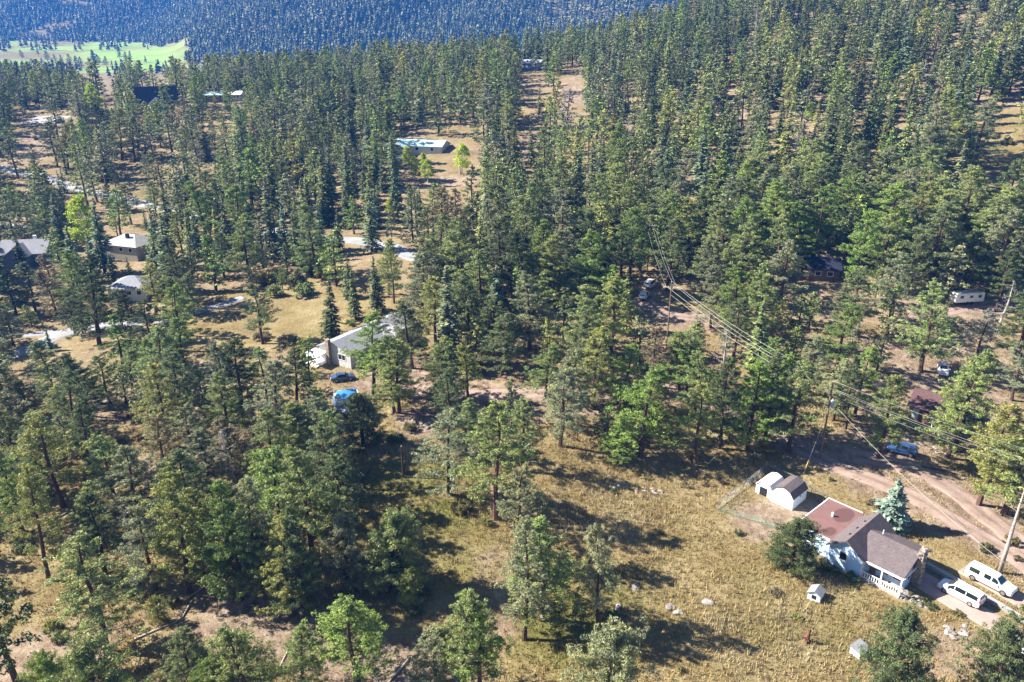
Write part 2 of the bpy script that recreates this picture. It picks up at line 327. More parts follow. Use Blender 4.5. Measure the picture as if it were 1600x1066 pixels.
def smooth_path(pts, step=2.0):
    P = [Vector((p.x, p.y)) for p in pts]; out = []
    for i in range(len(P)-1):
        a, b, c, d = P[max(i-1, 0)], P[i], P[i+1], P[min(i+2, len(P)-1)]
        n = max(2, int((c-b).length/step))
        for k in range(n):
            t = k/n; out.append(.5*((2*b) + (c-a)*t + (2*a-5*b+4*c-d)*t*t + (3*b-a-3*c+d)*t**3))
    out.append(P[-1]); return out
ROADS = []
def road(name, px, width, mat, dz=.07, edge=.18, spread=None, wfun=None, cells=8):
    path = smooth_path([at(*q) for q in px]); vs = []; fs = []
    ROADS.append((np.array([[p.x, p.y] for p in path]), width))
    for i, p in enumerate(path):
        t = (path[min(i+1, len(path)-1)] - path[max(i-1, 0)]).normalized(); nrm = Vector((-t.y, t.x))
        w = width*(wfun(i/(len(path)-1)) if wfun else 1)
        for k in range(cells + 1):
            s = (k/cells - .5)*w
            if k in (0, cells): s *= 1 + edge*math.sin(i*1.7 + k) + edge*.7*math.sin(i*.61 + 2*k)
            q = p + nrm*s; e = -.25 if k in (0, cells) else dz
            vs.append((q.x, q.y, float(zt(q.x, q.y)) + e))
    n = cells + 1
    for i in range(len(path)-1):
        for k in range(cells): fs.append((i*n+k, i*n+k+1, (i+1)*n+k+1, (i+1)*n+k))
    mb = MB(); mb.add(vs, [f[::-1] for f in fs]); o = mb.build(name, mat, smooth=True)
    tag(o, kind='structure')
    at_ = o.data.attributes.new('across', 'FLOAT', 'POINT'); at_.data.foreach_set('value', [(i % n)/cells for i in range(len(vs))])
    if spread:
        A = ROADS[-1][0]
        d = np.min(np.hypot(X_[:, None] - A[None, ::2, 0], Y_[:, None] - A[None, ::2, 1]), 1) if False else None
    return o
road('dirt_road', [(1690, 950), (1600, 880), (1545, 845), (1490, 812), (1430, 778), (1370, 752), (1310, 730), (1255, 703), (1205, 668), (1140, 640), (1060, 612), (960, 600), (860, 612), (780, 616), (700, 615), (640, 607), (585, 600)], 4.4, M['dirt'])
road('dirt_track', [(1330, 712), (1390, 722), (1440, 738), (1500, 775), (1560, 822), (1620, 868), (1680, 910)], 5.0, M['dirt'], .075, .3)
road('dirt_lane', [(1420, 490), (1480, 488), (1540, 476), (1600, 470), (1660, 465)], 3.5, M['dirt'], .07, .3)
road('driveway_lane', [(1010, 470), (1040, 490), (1085, 497), (1140, 492), (1190, 470)], 4.0, M['dirt'], .07, .3)
road('paved_road', [(-60, 250), (0, 262), (50, 274), (110, 292), (150, 302), (200, 314), (255, 325), (330, 345), (420, 362), (500, 372), (560, 376), (610, 386), (650, 402), (720, 410)], 6.5, M['asphalt'], .08, .03)
road('paved_lane', [(-60, 575), (0, 560), (50, 543), (100, 521), (150, 511), (220, 503), (290, 492), (340, 478), (380, 465)], 6.0, M['asphalt'], .085, .05, wfun=lambda t: 1.35 - .75*t)
road('pavement', [(-60, 525), (-10, 523), (40, 523), (90, 518)], 4.0, M['asphalt'], .06, .05)
road('parking_pad', [(45, 188), (60, 187), (80, 187), (100, 188)], 13.0, M['concrete'], .09, .06)
road('driveway_strip', [(-40, 345), (10, 352), (45, 360)], 5, M['asphalt'], .09, .05)
road('driveway', [(1415, 893), (1450, 912), (1495, 940), (1545, 968), (1600, 1000), (1660, 1035)], 4.6, M['paver'], .06, .02)
road('gravel_pad', [(1505, 888), (1540, 908), (1580, 930), (1640, 965)], 3.4, M['paver'], .055, .05)
for P, w in ROADS[:4]:
    sel = (X_ > P[:, 0].min()-12) & (X_ < P[:, 0].max()+12) & (Y_ > P[:, 1].min()-12) & (Y_ < P[:, 1].max()+12)
    idx = np.nonzero(sel)[0]
    d = np.min(np.hypot(X_[idx, None] - P[None, :, 0], Y_[idx, None] - P[None, :, 1]), 1)
    cov[idx, 0] += .55*(1 - sstep(w*.5, w*.5 + 4, d + 1.2*np.sin(X_[idx]*.8)*np.sin(Y_[idx]*.7)))
gm = np_mesh('ground', V, F, M['ground'], True)
a = gm.attributes.new('cover', 'FLOAT_COLOR', 'POINT'); a.data.foreach_set('color', np.clip(cov, 0, 1).ravel())
tag(link('ground', gm), kind='structure')
def roaddist(x, y): return min(float(np.min(np.hypot(P[:, 0] - x, P[:, 1] - y))) - w/2 for P, w in ROADS)

# ------------------------------------------------------------------ haze over the valley
hz, n, l, out = newmat('haze')
pv = n.new('ShaderNodeVolumePrincipled'); pv.inputs['Density'].default_value = .00016; pv.inputs['Color'].default_value = (.05, .30, 1.0, 1); pv.inputs['Anisotropy'].default_value = .0
l.new(pv.outputs[0], out.inputs['Volume'])
zmin, zmax = float(V[:, 2].min()) - 1.2, float(V[:, 2].max()) + 25
tag(MB().box(-2700, 2700, -190, 3330, zmin, zmax).build('haze', hz), 'pale blue haze lying over the far valley', 'haze', kind='stuff')

# ------------------------------------------------------------------ buildings
HOUSE_CLEAR = []
def window(parent, x, y, z, w, h, nrm, mat_frame=None, cross=False):
    """a window part (its frame) with a pane; nrm is '+x','-x','+y','-y' in the house's own axes"""
    fr = MB(); pn = MB(); t = .09; sgn = 1 if nrm[0] == '+' else -1
    def bx(mb, u0, u1, z0, z1, d0, d1):
        a, b = sorted((d0*sgn, d1*sgn))
        if nrm[1] == 'x': mb.box(x + a, x + b, y + u0, y + u1, z0, z1)
        else: mb.box(x + u0, x + u1, y + a, y + b, z0, z1)
    bx(fr, -w/2 - t, w/2 + t, z - t, z, -.02, .07); bx(fr, -w/2 - t, w/2 + t, z + h, z + h + t, -.02, .07)
    bx(fr, -w/2 - t, -w/2, z, z + h, -.02, .06); bx(fr, w/2, w/2 + t, z, z + h, -.02, .06)
    if cross or w > 1.3: bx(fr, -.03, .03, z, z + h, -.02, .05)
    bx(pn, -w/2, w/2, z, z + h, -.03, .02)
    o = fr.build('window', mat_frame or M['trim'], parent); pn.build('pane', M['glass'], o); return o
def gable_walls(L, Wd, z0, hw, hr):
    x, y = L/2, Wd/2
    vs = [(-x,-y,z0),(x,-y,z0),(x,y,z0),(-x,y,z0),(-x,-y,hw),(x,-y,hw),(x,y,hw),(-x,y,hw),(-x,0,hr),(x,0,hr)]
    return MB().add(vs, [(0,1,5,4),(2,3,7,6),(1,2,6,9,5),(3,0,4,8,7),(0,3,2,1)])
def gable_roof(L, Wd, hw, hr, ov=.45, th=.16):
    x = L/2 + ov; sl = (hr - hw)/(Wd/2); y = Wd/2 + ov; ze = hw - ov*sl
    mb = MB()
    for s in (-1, 1): mb.slab([(-x, 0, hr + .05), (x, 0, hr + .05), (x, s*y, ze + .05), (-x, s*y, ze + .05)], th)
    return mb
def hip_roof(L, Wd, hw, hr, ov=.5, th=.15):
    x, y = L/2 + ov, Wd/2 + ov; r = max(.3, L/2 - Wd/2*.9); mb = MB()
    mb.slab([(-r,0,hr),(r,0,hr),(x,-y,hw),(-x,-y,hw)], th); mb.slab([(-r,0,hr),(r,0,hr),(x,y,hw),(-x,y,hw)], th)
    mb.slab([(r,0,hr),(x,-y,hw),(x,y,hw)], th); mb.slab([(-r,0,hr),(-x,-y,hw),(-x,y,hw)], th); return mb
def two(pa, pb):
    a, b = at(*pa), at(*pb); d = b - a; return Vector(((a.x+b.x)/2, (a.y+b.y)/2, min(a.z, b.z))), math.atan2(d.y, d.x), math.hypot(d.x, d.y)
def house(name, label, pa, pb, Wd, hw, rise, wallm, roofm, kind='gable', L=None, wins=(), chim=None, extras=None, back=0.0):
    """pa, pb: the two ends of the near foot of the long wall; the house stands behind it"""
    c, rz, ln = two(pa, pb); L = L or ln
    nrm = Vector((-math.sin(rz), math.cos(rz), 0)); c = c + nrm*(Wd/2 + back)
    z = min(float(zt(c.x + math.cos(rz)*sx*L/2 - math.sin(rz)*sy*Wd/2, c.y + math.sin(rz)*sx*L/2 + math.cos(rz)*sy*Wd/2)) for sx in (-1, 1) for sy in (-1, 1))
    zh = max(float(zt(c.x, c.y)), z + .3) - z
    h = thing(name, label, 'house', (c.x, c.y, z), rz); HOUSE_CLEAR.append((c.x, c.y, max(L, Wd)*.55 + 2))
    hw += zh*.8
    if kind == 'gable':
        gable_walls(L, Wd, -.6, hw, hw + rise).build('wall', wallm, h); rf = gable_roof(L, Wd, hw, hw + rise).build('roof', roofm, h)
    else:
        MB().box(-L/2, L/2, -Wd/2, Wd/2, -.6, hw).build('wall', wallm, h); rf = hip_roof(L, Wd, hw, hw + rise).build('roof', roofm, h)
    for side, u, zz, w, hh in wins:
        zz = hw - 2.6 + zz
        if side == 'front': window(h, u*L/2, -Wd/2, zz, w, hh, '-y')
        elif side == 'left': window(h, -L/2, u*Wd/2, zz, w, hh, '-x')
        elif side == 'right': window(h, L/2, u*Wd/2, zz, w, hh, '+x')
        elif side == 'door':
            d = MB().box(u*L/2 - .48, u*L/2 + .48, -Wd/2 - .05, -Wd/2 + .02, hw - 2.55, hw - .5).build('door', M['door'], h)
            MB().box(u*L/2 + .32, u*L/2 + .38, -Wd/2 - .11, -Wd/2 - .05, hw - 1.65, hw - 1.5).build('handle', M['metal'], d)
    if chim:
        u, v, hh, m = chim; ch = MB().box(u*L/2 - .45, u*L/2 + .45, v*Wd/2 - .4, v*Wd/2 + .4, hw*.3, hw + rise + hh).build('chimney', m, rf)
    if extras: extras(h, L, Wd, hw, rise, rf)
    return h

# the white house with its red flat-roofed wing, in its own axes: x along the ridge, y towards the road
wh = thing('white_house', 'white house with blue-shaded walls, brown gables, red flat-roofed wing and stone chimney', 'house', (46.47, 84.27, 0), R(-48.4))
HOUSE_CLEAR.append((47, 85, 13))
mw = MB(); mw.add([(1,-2.5,-.8),(6.7,-2.5,-.8),(6.7,3.9,-.8),(1,3.9,-.8),(1,-2.5,3.25),(6.7,-2.5,3.25),(6.7,3.9,2.8),(1,3.9,2.8),(6.7,0,4.3),(1,0,4.3)],
    [(0,1,5,4),(1,2,6,8,5),(2,3,7,6),(3,0,4,9,7)])
mw.build('wall', M['shadesiding'], wh)
cw = MB(); cw.add([(-2.4,-4.5,-.8),(2.0,-4.5,-.8),(2.0,4.0,-.8),(-2.4,4.0,-.8),(-2.4,-4.5,2.95),(2,-4.5,2.95),(2,4,2.95),(-2.4,4,2.95),(-.2,-4.5,4.6),(-.2,4,4.6)],
    [(0,1,5,8,4),(1,2,6,5),(2,3,7,9,6),(3,0,4,7)]); cw.build('wall', M['shadesiding'], wh)
MB().box(-7.3, -2.45, -3.6, 5.2, -.8, 2.72).build('wall', M['shadesiding'], wh)
mr = MB(); mr.slab([(.6,0,4.5),(7.0,0,4.5),(7.0,-4.25,2.75),(.6,-4.25,2.75)], .16); mr.slab([(.6,0,4.5),(7.0,0,4.5),(7.0,4.3,2.72),(.6,4.3,2.72)], .16)
mroof = mr.build('roof', M['shingle'], wh); mroof['label'] = 'brown shingle main gable roof'
cr_ = MB(); cr_.slab([(-.2,-4.95,4.78),(-.2,4.4,4.78),(-2.75,4.4,2.86),(-2.75,-4.95,2.86)], .16); cr_.slab([(-.2,-4.95,4.78),(-.2,4.4,4.78),(2.35,4.4,2.86),(2.35,-4.95,2.86)], .16)
croof = cr_.build('roof', M['shingle'], wh); croof['label'] = 'brown shingle cross gable roof'
for b_ in (-2.6, -.6, 1.6): MB().box(-.95, -.65, b_ - .15, b_ + .15, 4.1, 4.42).build('roof_vent', M['darkplastic'], croof)
MB().tube([(1.9, .9, 4.0), (1.9, .9, 4.75)], .07, 8).build('vent_pipe', M['trim'], mroof)
ff = MB()
for seg in [(-7.55,-2.75,-3.85,-3.7),(-7.55,-2.75,5.3,5.45),(-7.7,-7.55,-3.85,5.45)]: ff.box(*seg, 2.6, 2.98)
fm, n, l, out = newmat('red_flat_roof'); b = n.new('ShaderNodeBsdfPrincipled')
base = ramp(n, l, noise(n, l, .7, 6), [(.3, (.155, .078, .070)), (.7, (.195, .100, .088))])
tc = n.new('ShaderNodeTexCoord').outputs['Object']
for (sx, sy, rx, ry) in ((-4.15, 3.0, 1.35, 2.2), (-3.6, -2.0, .8, 1.3)):      # two old water stains
    mp = n.new('ShaderNodeMapping'); mp.vector_type = 'POINT'; mp.inputs['Location'].default_value = (-sx/rx, -sy/ry, 0); mp.inputs['Scale'].default_value = (1/rx, 1/ry, 0)
    nz_ = n.new('ShaderNodeTexNoise'); nz_.inputs['Scale'].default_value = 1.1; l.new(tc, nz_.inputs['Vector']); l.new(mix(n, l, .22, tc, mix(n, l, 1.0, tc, nz_.outputs['Color'], 'ADD')), mp.inputs['Vector']); vl = n.new('ShaderNodeVectorMath'); vl.operation = 'LENGTH'; l.new(mp.outputs[0], vl.inputs[0])
    base = mix(n, l, ramp(n, l, vl.outputs['Value'], [(.85, (1, 1, 1)), (1.05, (0, 0, 0))]), base, (.105, .048, .043))
l.new(base, b.inputs['Base Color']); b.inputs['Roughness'].default_value = .75; l.new(b.outputs[0], out.inputs[0])
froof = MB().box(-7.55, -2.5, -3.7, 5.3, 2.72, 2.93).build('roof', fm, wh); froof['label'] = 'red flat roof with two dark stains'
ff.build('fascia', M['trim'], froof)
MB().box(-5.3, -5.05, 1.4, 1.65, 2.9, 3.5).build('vent_pipe', M['trim'], froof)
fa = MB(); fa.box(.6, 7.05, -4.38, -4.27, 2.55, 2.8); fa.box(7.02, 7.12, -4.2, 0, 2.6, 2.75); fa.build('fascia', M['trim'], mroof)
window(wh, -.45, -4.5, 1.5, .9, 1.1, '-y'); window(wh, 3.9, -2.5, 1.0, 1.6, 1.1, '-y', cross=True); window(wh, 5.7, -2.5, 1.0, 1.0, 1.1, '-y'); window(wh, -7.3, 1.0, 1.2, 1.2, .9, '-x'); window(wh, 6.7, -1.6, 1.1, .8, 1.0, '+x'); window(wh, -5.4, -3.6, 1.1, 1.0, .9, '-y')
dd = MB().box(2.3, 3.1, -2.57, -2.48, .25, 2.3).build('door', M['door'], wh); MB().box(2.95, 3.02, -2.64, -2.57, 1.1, 1.25).build('handle', M['metal'], dd)
pdk = MB(); pdk.box(1.95, 7.0, -4.5, -2.5, -.05, .2); pdk.build('porch_floor', M['snag'], wh)
for px_ in (2.0, 4.5, 6.9): MB().box(px_ - .08, px_ + .08, -4.45, -4.29, -.8, 2.62).build('porch_post', M['trim'], wh)
for z_ in (.32, 1.12): MB().box(2.0, 7.0, -4.42, -4.33, z_, z_ + .1).build('porch_rail', M['trim'], wh)
for k in range(16): MB().box(2.2 + k*.3, 2.29 + k*.3, -4.40, -4.35, .4, 1.13).build('baluster', M['trim'], wh)
for k in range(14): MB().box(2.1 + k*.36, 2.24 + k*.36, -4.52, -4.48, -.8, .0).build('skirt_board', M['trim'], wh)
stp = MB()
for k in range(3): stp.box(7.0 + k*.3, 7.3 + k*.3, -4.4, -3.2, -.6, .15 - k*.17)
stp.build('porch_steps', M['concrete'], wh)
chm = thing('tmp', '', '', (0, 0, 0)); bpy.data.objects.remove(chm)
cs = MB(); g_ = random.Random(3); bricks = []
chw = MB().add([(6.75,-.75,-.8),(7.75,-.75,-.8),(7.75,.85,-.8),(6.75,.85,-.8),(6.85,-.55,5.15),(7.5,-.55,5.15),(7.5,.55,5.15),(6.85,.55,5.15)], [(0,1,5,4),(1,2,6,5),(2,3,7,6),(3,0,4,7),(4,5,6,7)]).build('chimney', M['stone'], wh); chw['label'] = 'tapered brown stone chimney at the gable end'
def rockmesh(seed, mat, sub=1):
    g = random.Random(seed); import bmesh
    bm = bmesh.new(); bmesh.ops.create_icosphere(bm, subdivisions=2, radius=1)
    ph = [g.uniform(0, 6) for _ in range(6)]
    for v in bm.verts:
        c = v.co; k = 1 + .22*math.sin(c.x*2.3 + ph[0])*math.cos(c.y*2.7 + ph[1]) + .16*math.sin(c.z*4.1 + ph[2] + c.x*3) + g.uniform(-.08, .08)
        v.co = Vector((c.x*k, c.y*k*.85, c.z*k*.7))
    me = bpy.data.meshes.new('rock'); bm.to_mesh(me); bm.free(); me.materials.append(mat); return me
ROCKS = [rockmesh(k, M['rock']) for k in range(4)] + [rockmesh(9 + k, M['rubble']) for k in range(4)]
for k in range(70):      # stones laid over the chimney faces
    z = g_.uniform(-.3, 5.0); t = (z + .8)/5.95; f = g_.choice('xyY'); x0, x1 = 6.75 + .1*t, 7.75 - .25*t; y0, y1 = -.75 + .2*t, .85 - .3*t
    p = (x1, g_.uniform(y0, y1), z) if f == 'x' else (g_.uniform(x0, x1), y0 if f == 'y' else y1, z)
    o = link('stone', ROCKS[g_.randrange(4)], chw); o.location = p; s = g_.uniform(.12, .2); o.scale = (s, s, s*.9); o.rotation_euler = (g_.uniform(0, 6), 0, g_.uniform(0, 6))
for k in range(7):
    o = link('stone', ROCKS[4 + k % 4], chw); o.location = (g_.uniform(6.85, 7.5), g_.uniform(-.5, .5), 5.17); o.scale = (.17, .17, .14); o.rotation_euler = (0, 0, k)

# gambrel shed, with the lower lean-to shed beside it
def gambrel(name, label, c, rz, Wd, D, hw, hr, wallm, roofm, opening=False):
    h = thing(name, label, 'shed', c, rz); HOUSE_CLEAR.append((c[0], c[1], 5)); y = Wd/2
    prof = [(-y, hw), (-y*.62, hw + (hr - hw)*.68), (0, hr), (y*.62, hw + (hr - hw)*.68), (y, hw)]
    vs = [(-D/2, -y, -.3)] + [(-D/2, a, b) for a, b in prof] + [(-D/2, y, -.3)]; n = len(vs); vs += [(D/2, b, z) for _, b, z in vs]
    MB().add(vs, [tuple(reversed(range(n))), tuple(range(n, 2*n)), (0, n, n+1, 1), (n-2, 2*n-2, 2*n-1, n-1)]).build('wall', wallm, h)
    rf = MB()
    for (a, b), (c_, d_2) in zip(prof[:-1], prof[1:]):
        k = 1.06; rf.slab([(-D/2 - .12, a*k, b + .03), (D/2 + .12, a*k, b + .03), (D/2 + .12, c_*k, d_2 + .03), (-D/2 - .12, c_*k, d_2 + .03)], .07)
    rf.build('roof', roofm, h)
    if opening: MB().box(-D/2 - .03, -D/2 + .05, -.55, .65, 0, 1.35).build('doorway', M['interior'], h)
    else:
        d = MB().box(-D/2 - .05, -D/2 + .02, -.6, .6, .05, 2.0).build('door', wallm, h); MB().box(-D/2 - .09, -D/2 - .05, .42, .5, .9, 1.05).build('handle', M['metal'], d)
        window(h, 0, -y, 1.3, .45, .35, '-y')
    return h
S1 = at(1237, 798); S2 = at(1259, 779); S3 = at(1204, 780)
ax = math.atan2(S2.y - S1.y, S2.x - S1.x)
dv = Vector((math.cos(ax), math.sin(ax))); lv = Vector((-dv.y, dv.x))
c1 = Vector((S1.x, S1.y)) + dv*2.1 + lv*1.75
gambrel('garden_shed', 'white barn-shaped shed with brown gambrel roof behind the white house', (c1.x, c1.y, float(zt(c1.x, c1.y))), ax, 3.5, 4.2, 1.75, 3.1, M['siding'], M['shingle'])
c2 = c1 + lv*3.1 + dv*.1
gambrel('animal_shed', 'low all-white shed with a dark doorway beside the brown-roofed shed', (c2.x, c2.y, float(zt(c2.x, c2.y))), ax, 2.6, 3.6, 1.5, 2.35, M['siding'], M['white'], True)

# small outbuildings in the meadow
def hutch(name, label, cat, px, w, d, h, rz, roofm, hole=True):
    p = at(*px); t = thing(name, label, cat, p, rz)
    gable_walls(d, w, -.2, h, h + .3*w).build('wall', M['siding'], t); gable_roof(d, w, h, h + .3*w, .15, .06).build('roof', roofm, t)
    if hole: MB().box(-d/2 - .03, -d/2 + .05, -.28, .28, .3, .85).build('doorway', M['interior'], t)
    return t
hutch('dog_house', 'small white dog house with a grey shingled gable roof in the grass', 'dog house', (1274, 934), 1.5, 1.5, 1.0, R(50), M['greyshingle'])
t = thing('storage_box', 'low white box with a plain grey lid half hidden by a bushy pine', 'box', at(1342, 1020), R(35))
MB().box(-.9, .9, -.6, .6, -.1, .75).build('body', M['siding'], t); MB().slab([(-1, -.7, .75), (1, -.7, .75), (1, .7, 1.05), (-1, .7, 1.05)], .08).build('lid', M['greyshingle'], t)

# low concrete wall along the driveway
wp = smooth_path([at(1447, 884), at(1490, 908), at(1540, 936), at(1600, 972), at(1650, 1003)], .8); mb = MB(); vs = []
for i, p in enumerate(wp):
    tn = (wp[min(i+1, len(wp)-1)] - wp[max(i-1, 0)]).normalized(); nr = Vector((-tn.y, tn.x))*.34; z = float(zt(p.x, p.y))
    vs += [(p.x - nr.x, p.y - nr.y, z - .3), (p.x - nr.x, p.y - nr.y, z + .5), (p.x + nr.x, p.y + nr.y, z + .5), (p.x + nr.x, p.y + nr.y, z - .3)]
mb.add(vs, [(4*i + k, 4*i + (k+1) % 4, 4*i + 4 + (k+1) % 4, 4*i + 4 + k) for i in range(len(wp)-1) for k in range(4)] + [(3, 2, 1, 0)])
tag(mb.build('retaining_wall', M['concrete']), 'low pale concrete wall running between the two white vehicles', 'wall')

# chain-link fence round the shed yard
fpts = [at(*q) for q in [(1122, 797), (1160, 768), (1196, 739), (1245, 760), (1290, 785)]]
fe = thing('chain_link_fence', 'grey chain-link fence on steel posts around the shed yard', 'fence', fpts[0]); org = fpts[0].copy()
wm = MB()
for a, b in zip(fpts[:-1], fpts[1:]):
    ln = (b - a).length; nseg = max(1, round(ln/2.4))
    for k in range(nseg + (1 if b is fpts[-1] else 0)):
        p = a.lerp(b, k/nseg); p.z = float(zt(p.x, p.y)) - .1; MB().tube([p - org, p - org + Vector((0, 0, 1.75))], .045, 6).build('post', M['metal'], fe)
    m = int(ln/.3)
    for dz in (.15, 1.6): MB().tube([a - org + Vector((0, 0, dz)), b - org + Vector((0, 0, dz))], .03, 5).build('rail', M['metal'], fe)
    for k in range(m):
        p, q = a.lerp(b, k/m), a.lerp(b, min(1, (k + 4.5)/m))
        if k + 4.5 > m: continue
        wm.tube([p - org + Vector((0, 0, .15)), q - org + Vector((0, 0, 1.6))], .005, 3, cap=False); wm.tube([p - org + Vector((0, 0, 1.6)), q - org + Vector((0, 0, .15))], .005, 3, cap=False)
wm.build('wire_mesh', M['metal'], fe)
fq = [at(*q) for q in [(1122, 799), (1150, 808), (1180, 816), (1212, 828)]]
fe2 = thing('wire_fence', 'low sagging green wire fence along the front of the shed yard', 'fence', fq[0]); org = fq[0].copy()
for p in fq: MB().tube([p - org + Vector((0, 0, -.1)), p - org + Vector((0, 0, .95))], .03, 5).build('post', M['metal'], fe2)
for a, b in zip(fq[:-1], fq[1:]):
    for dz in (.25, .5, .75, .92): MB().tube([a - org + Vector((0, 0, dz)), (a+b)/2 - org + Vector((0, 0, dz - .06)), b - org + Vector((0, 0, dz))], .018, 4).build('wire', M['green_wire'], fe2)

# the other houses
W4 = [('front', -.6, .9, 1.3, 1.1), ('front', .1, .9, 1.3, 1.1), ('front', .65, .9, 1.1, 1.1), ('left', -.3, .9, 1.2, 1.0), ('right', .3, .9, 1.2, 1.0)]
def longhouse(h, L, Wd, hw, rise, rf):
    g2 = gable_walls(7.5, 7.0, -.6, hw, hw + rise*.9); o = g2.build('wall', M['offwall'], h); o.location = (L*.16, -Wd*.32, 0); o.rotation_euler = (0, 0, R(90))
    r2 = gable_roof(7.5, 7.0, hw, hw + rise*.9).build('roof', M['greyshingle'], h); r2.location = (L*.16, -Wd*.32, .05); r2.rotation_euler = (0, 0, R(90))
    MB().box(-L/2 - .75, -L/2 - .003, .9, 1.8, -.6, hw + rise + .3).build('chimney', M['stone'], h)
    MB().box(-L/2 - 3.2, -L/2 - .02, 2.0, 5.4, -.4, .25).build('deck', M['trim'], h)
    MB().slab([(-L/2 - 3.6, 1.85, 2.3), (-L/2 - .1, 1.85, 2.5), (-L/2 - .1, 5.6, 2.5), (-L/2 - 3.6, 5.6, 2.3)], .12).build('awning', M['white'], h)
    for yy in (2.0, 5.4): MB().box(-L/2 - 3.4, -L/2 - 3.25, yy - .07, yy + .07, -.4, 2.2).build('post', M['trim'], h)
house('ranch_house', 'long grey-roofed pale house with dark stone chimney above the blue tarp', (549, 577), (650, 512), 8.6, 2.7, 1.7, M['offwall'], M['greyshingle'], wins=[('left', -.45, .7, 1.9, 1.1), ('left', .35, .8, .8, .9), ('front', -.7, .9, 1.2, 1), ('front', .6, .9, 1.2, 1)], extras=longhouse)
def cabin(h, L, Wd, hw, rise, rf):
    s = MB().box(-L*.42, -L*.28, -Wd/2 - .1, -Wd/2 + .02, hw - 2.3, hw - .4).build('door', M['carsilver'], h); s['label'] = 'pale blue panelled door'
    pm = MB().slab([(L*.05, -Wd/2, hw - .05), (L/2 + .4, -Wd/2, hw - .05), (L/2 + .4, -Wd/2 - 2.4, hw - .5), (L*.05, -Wd/2 - 2.4, hw - .5)], .12).build('porch_roof', M['maroonshingle'], h)
    for k in range(6): MB().box(L*.07 + k*L*.088, L*.07 + k*L*.088 + .12, -Wd/2 - 2.25, -Wd/2 - 2.13, -.4, hw - .55).build('porch_post', M['trim'], h)
    for zz in (.5, 1.1): MB().box(L*.07, L*.52, -Wd/2 - 2.22, -Wd/2 - 2.16, zz, zz + .07).build('porch_rail', M['trim'], h)
house('cabin_house', 'brown house with maroon shingle roof in the shade of pines by the dirt road', (1418, 652), (1488, 678), 8.0, 2.6, 1.5, M['brownwall'], M['maroonshingle'], wins=[('front', .2, .7, 1.4, 1.2), ('front', .55, .7, 1.4, 1.2), ('front', .85, .7, .9, 1.2), ('left', 0, .8, 1, 1)], extras=cabin)
house('wooded_house', 'dark-roofed cabin tucked among dense green pines above the power line', (1262, 440), (1310, 440), 7, 2.8, 1.6, M['brownwall'], M['darkshingle'], wins=[('front', -.4, .8, 1.2, 1), ('front', .4, .8, 1.2, 1)], chim=(.3, .3, .6, M['stone']))
def bluex(h, L, Wd, hw, rise, rf):
    o = gable_walls(6, 6.5, -.6, hw, hw + 2.4).build('wall', M['bluewall'], h); o.location = (-L*.05, -Wd*.45, 0); o.rotation_euler = (0, 0, R(90))
    o = gable_roof(6, 6.5, hw, hw + 2.4).build('roof', M['paleshingle'], h); o.location = (-L*.05, -Wd*.45, .03); o.rotation_euler = (0, 0, R(90))
    c = MB().tube([(-L*.05, -Wd*.45 - 3.02, hw - .4), (-L*.05, -Wd*.45 - 3.1, hw - .4)], .75, 16).build('round_window', M['trim'], h)
    MB().tube([(-L*.05, -Wd*.45 - 3.09, hw - .4), (-L*.05, -Wd*.45 - 3.13, hw - .4)], .6, 16).build('pane', M['glass'], c)
house('blue_house', 'slate blue house with pale roof and a round gable window beside tall pines', (2, 418), (74, 412), 10, 3.6, 3.0, M['bluewall'], M['greyshingle'], wins=W4, extras=bluex, chim=(.35, .2, .9, M['white']))
house('hip_house', 'beige house with pale hip roof and a dark chimney behind the aspen', (164, 404), (216, 409), 10, 4.0, 2.4, M['tanwall'], M['paleshingle'], 'hip', wins=W4, chim=(.1, -.35, .5, M['darkplastic']))
house('villa_house', 'low house with grey hip roof below the beige one beside the paved lane', (172, 474), (230, 470), 9, 3.2, 2.2, M['offwall'], M['greyshingle'], 'hip', wins=W4)
def lodge(h, L, Wd, hw, rise, rf):
    o = gable_walls(10, 9, -.6, hw*.8, hw + 1.5).build('wall', M['tanwall'], h); o.location = (L*.02, -Wd*.5, 0); o.rotation_euler = (0, 0, R(90))
    o = gable_roof(10, 9, hw*.8, hw + 1.5, .7).build('roof', M['darkshingle'], h); o.location = (L*.02, -Wd*.5, 0); o.rotation_euler = (0, 0, R(90))
house('lodge_house', 'big lodge with a long steep dark roof on the tree-covered ridge', (205, 180), (284, 162), 14, 4.5, 6.5, M['tanwall'], M['darkshingle'], wins=W4, extras=lodge)
house('ridge_house', 'small house with pale blue roof right beside the lodge with the dark roof', (322, 160), (350, 159), 9, 3.0, 1.2, M['brownwall'], M['tealroof'], wins=W4)
house('white_roof_house', 'little white-roofed house half hidden by trees past the pale blue roof', (356, 158), (376, 158), 8, 3.0, 1.4, M['offwall'], M['white'], wins=W4)
def teal(h, L, Wd, hw, rise, rf):
    o = gable_walls(9, 8, -.6, hw, hw + 1.4).build('wall', M['offwall'], h); o.location = (-L*.3, -Wd*.5, 0); o.rotation_euler = (0, 0, R(90))
    o = gable_roof(9, 8, hw, hw + 1.4).build('roof', M['tealroof'], h); o.location = (-L*.3, -Wd*.5, .02); o.rotation_euler = (0, 0, R(90))
    MB().box(-L*.55, -L*.05, -Wd/2 - 9, -Wd/2 - 4.6, -.5, .4).build('terrace', M['concrete'], h)
house('aqua_roof_house', 'pale house with wide aqua roof on the slope among aspens', (606, 244), (690, 240), 10, 3.0, 1.7, M['offwall'], M['tealroof'], wins=W4, extras=teal)
house('slope_house', 'small grey-roofed house at the top of the sparse slope under the ridge', (815, 111), (842, 111), 8, 3.4, 1.8, M['bluewall'], M['greyshingle'], wins=W4)

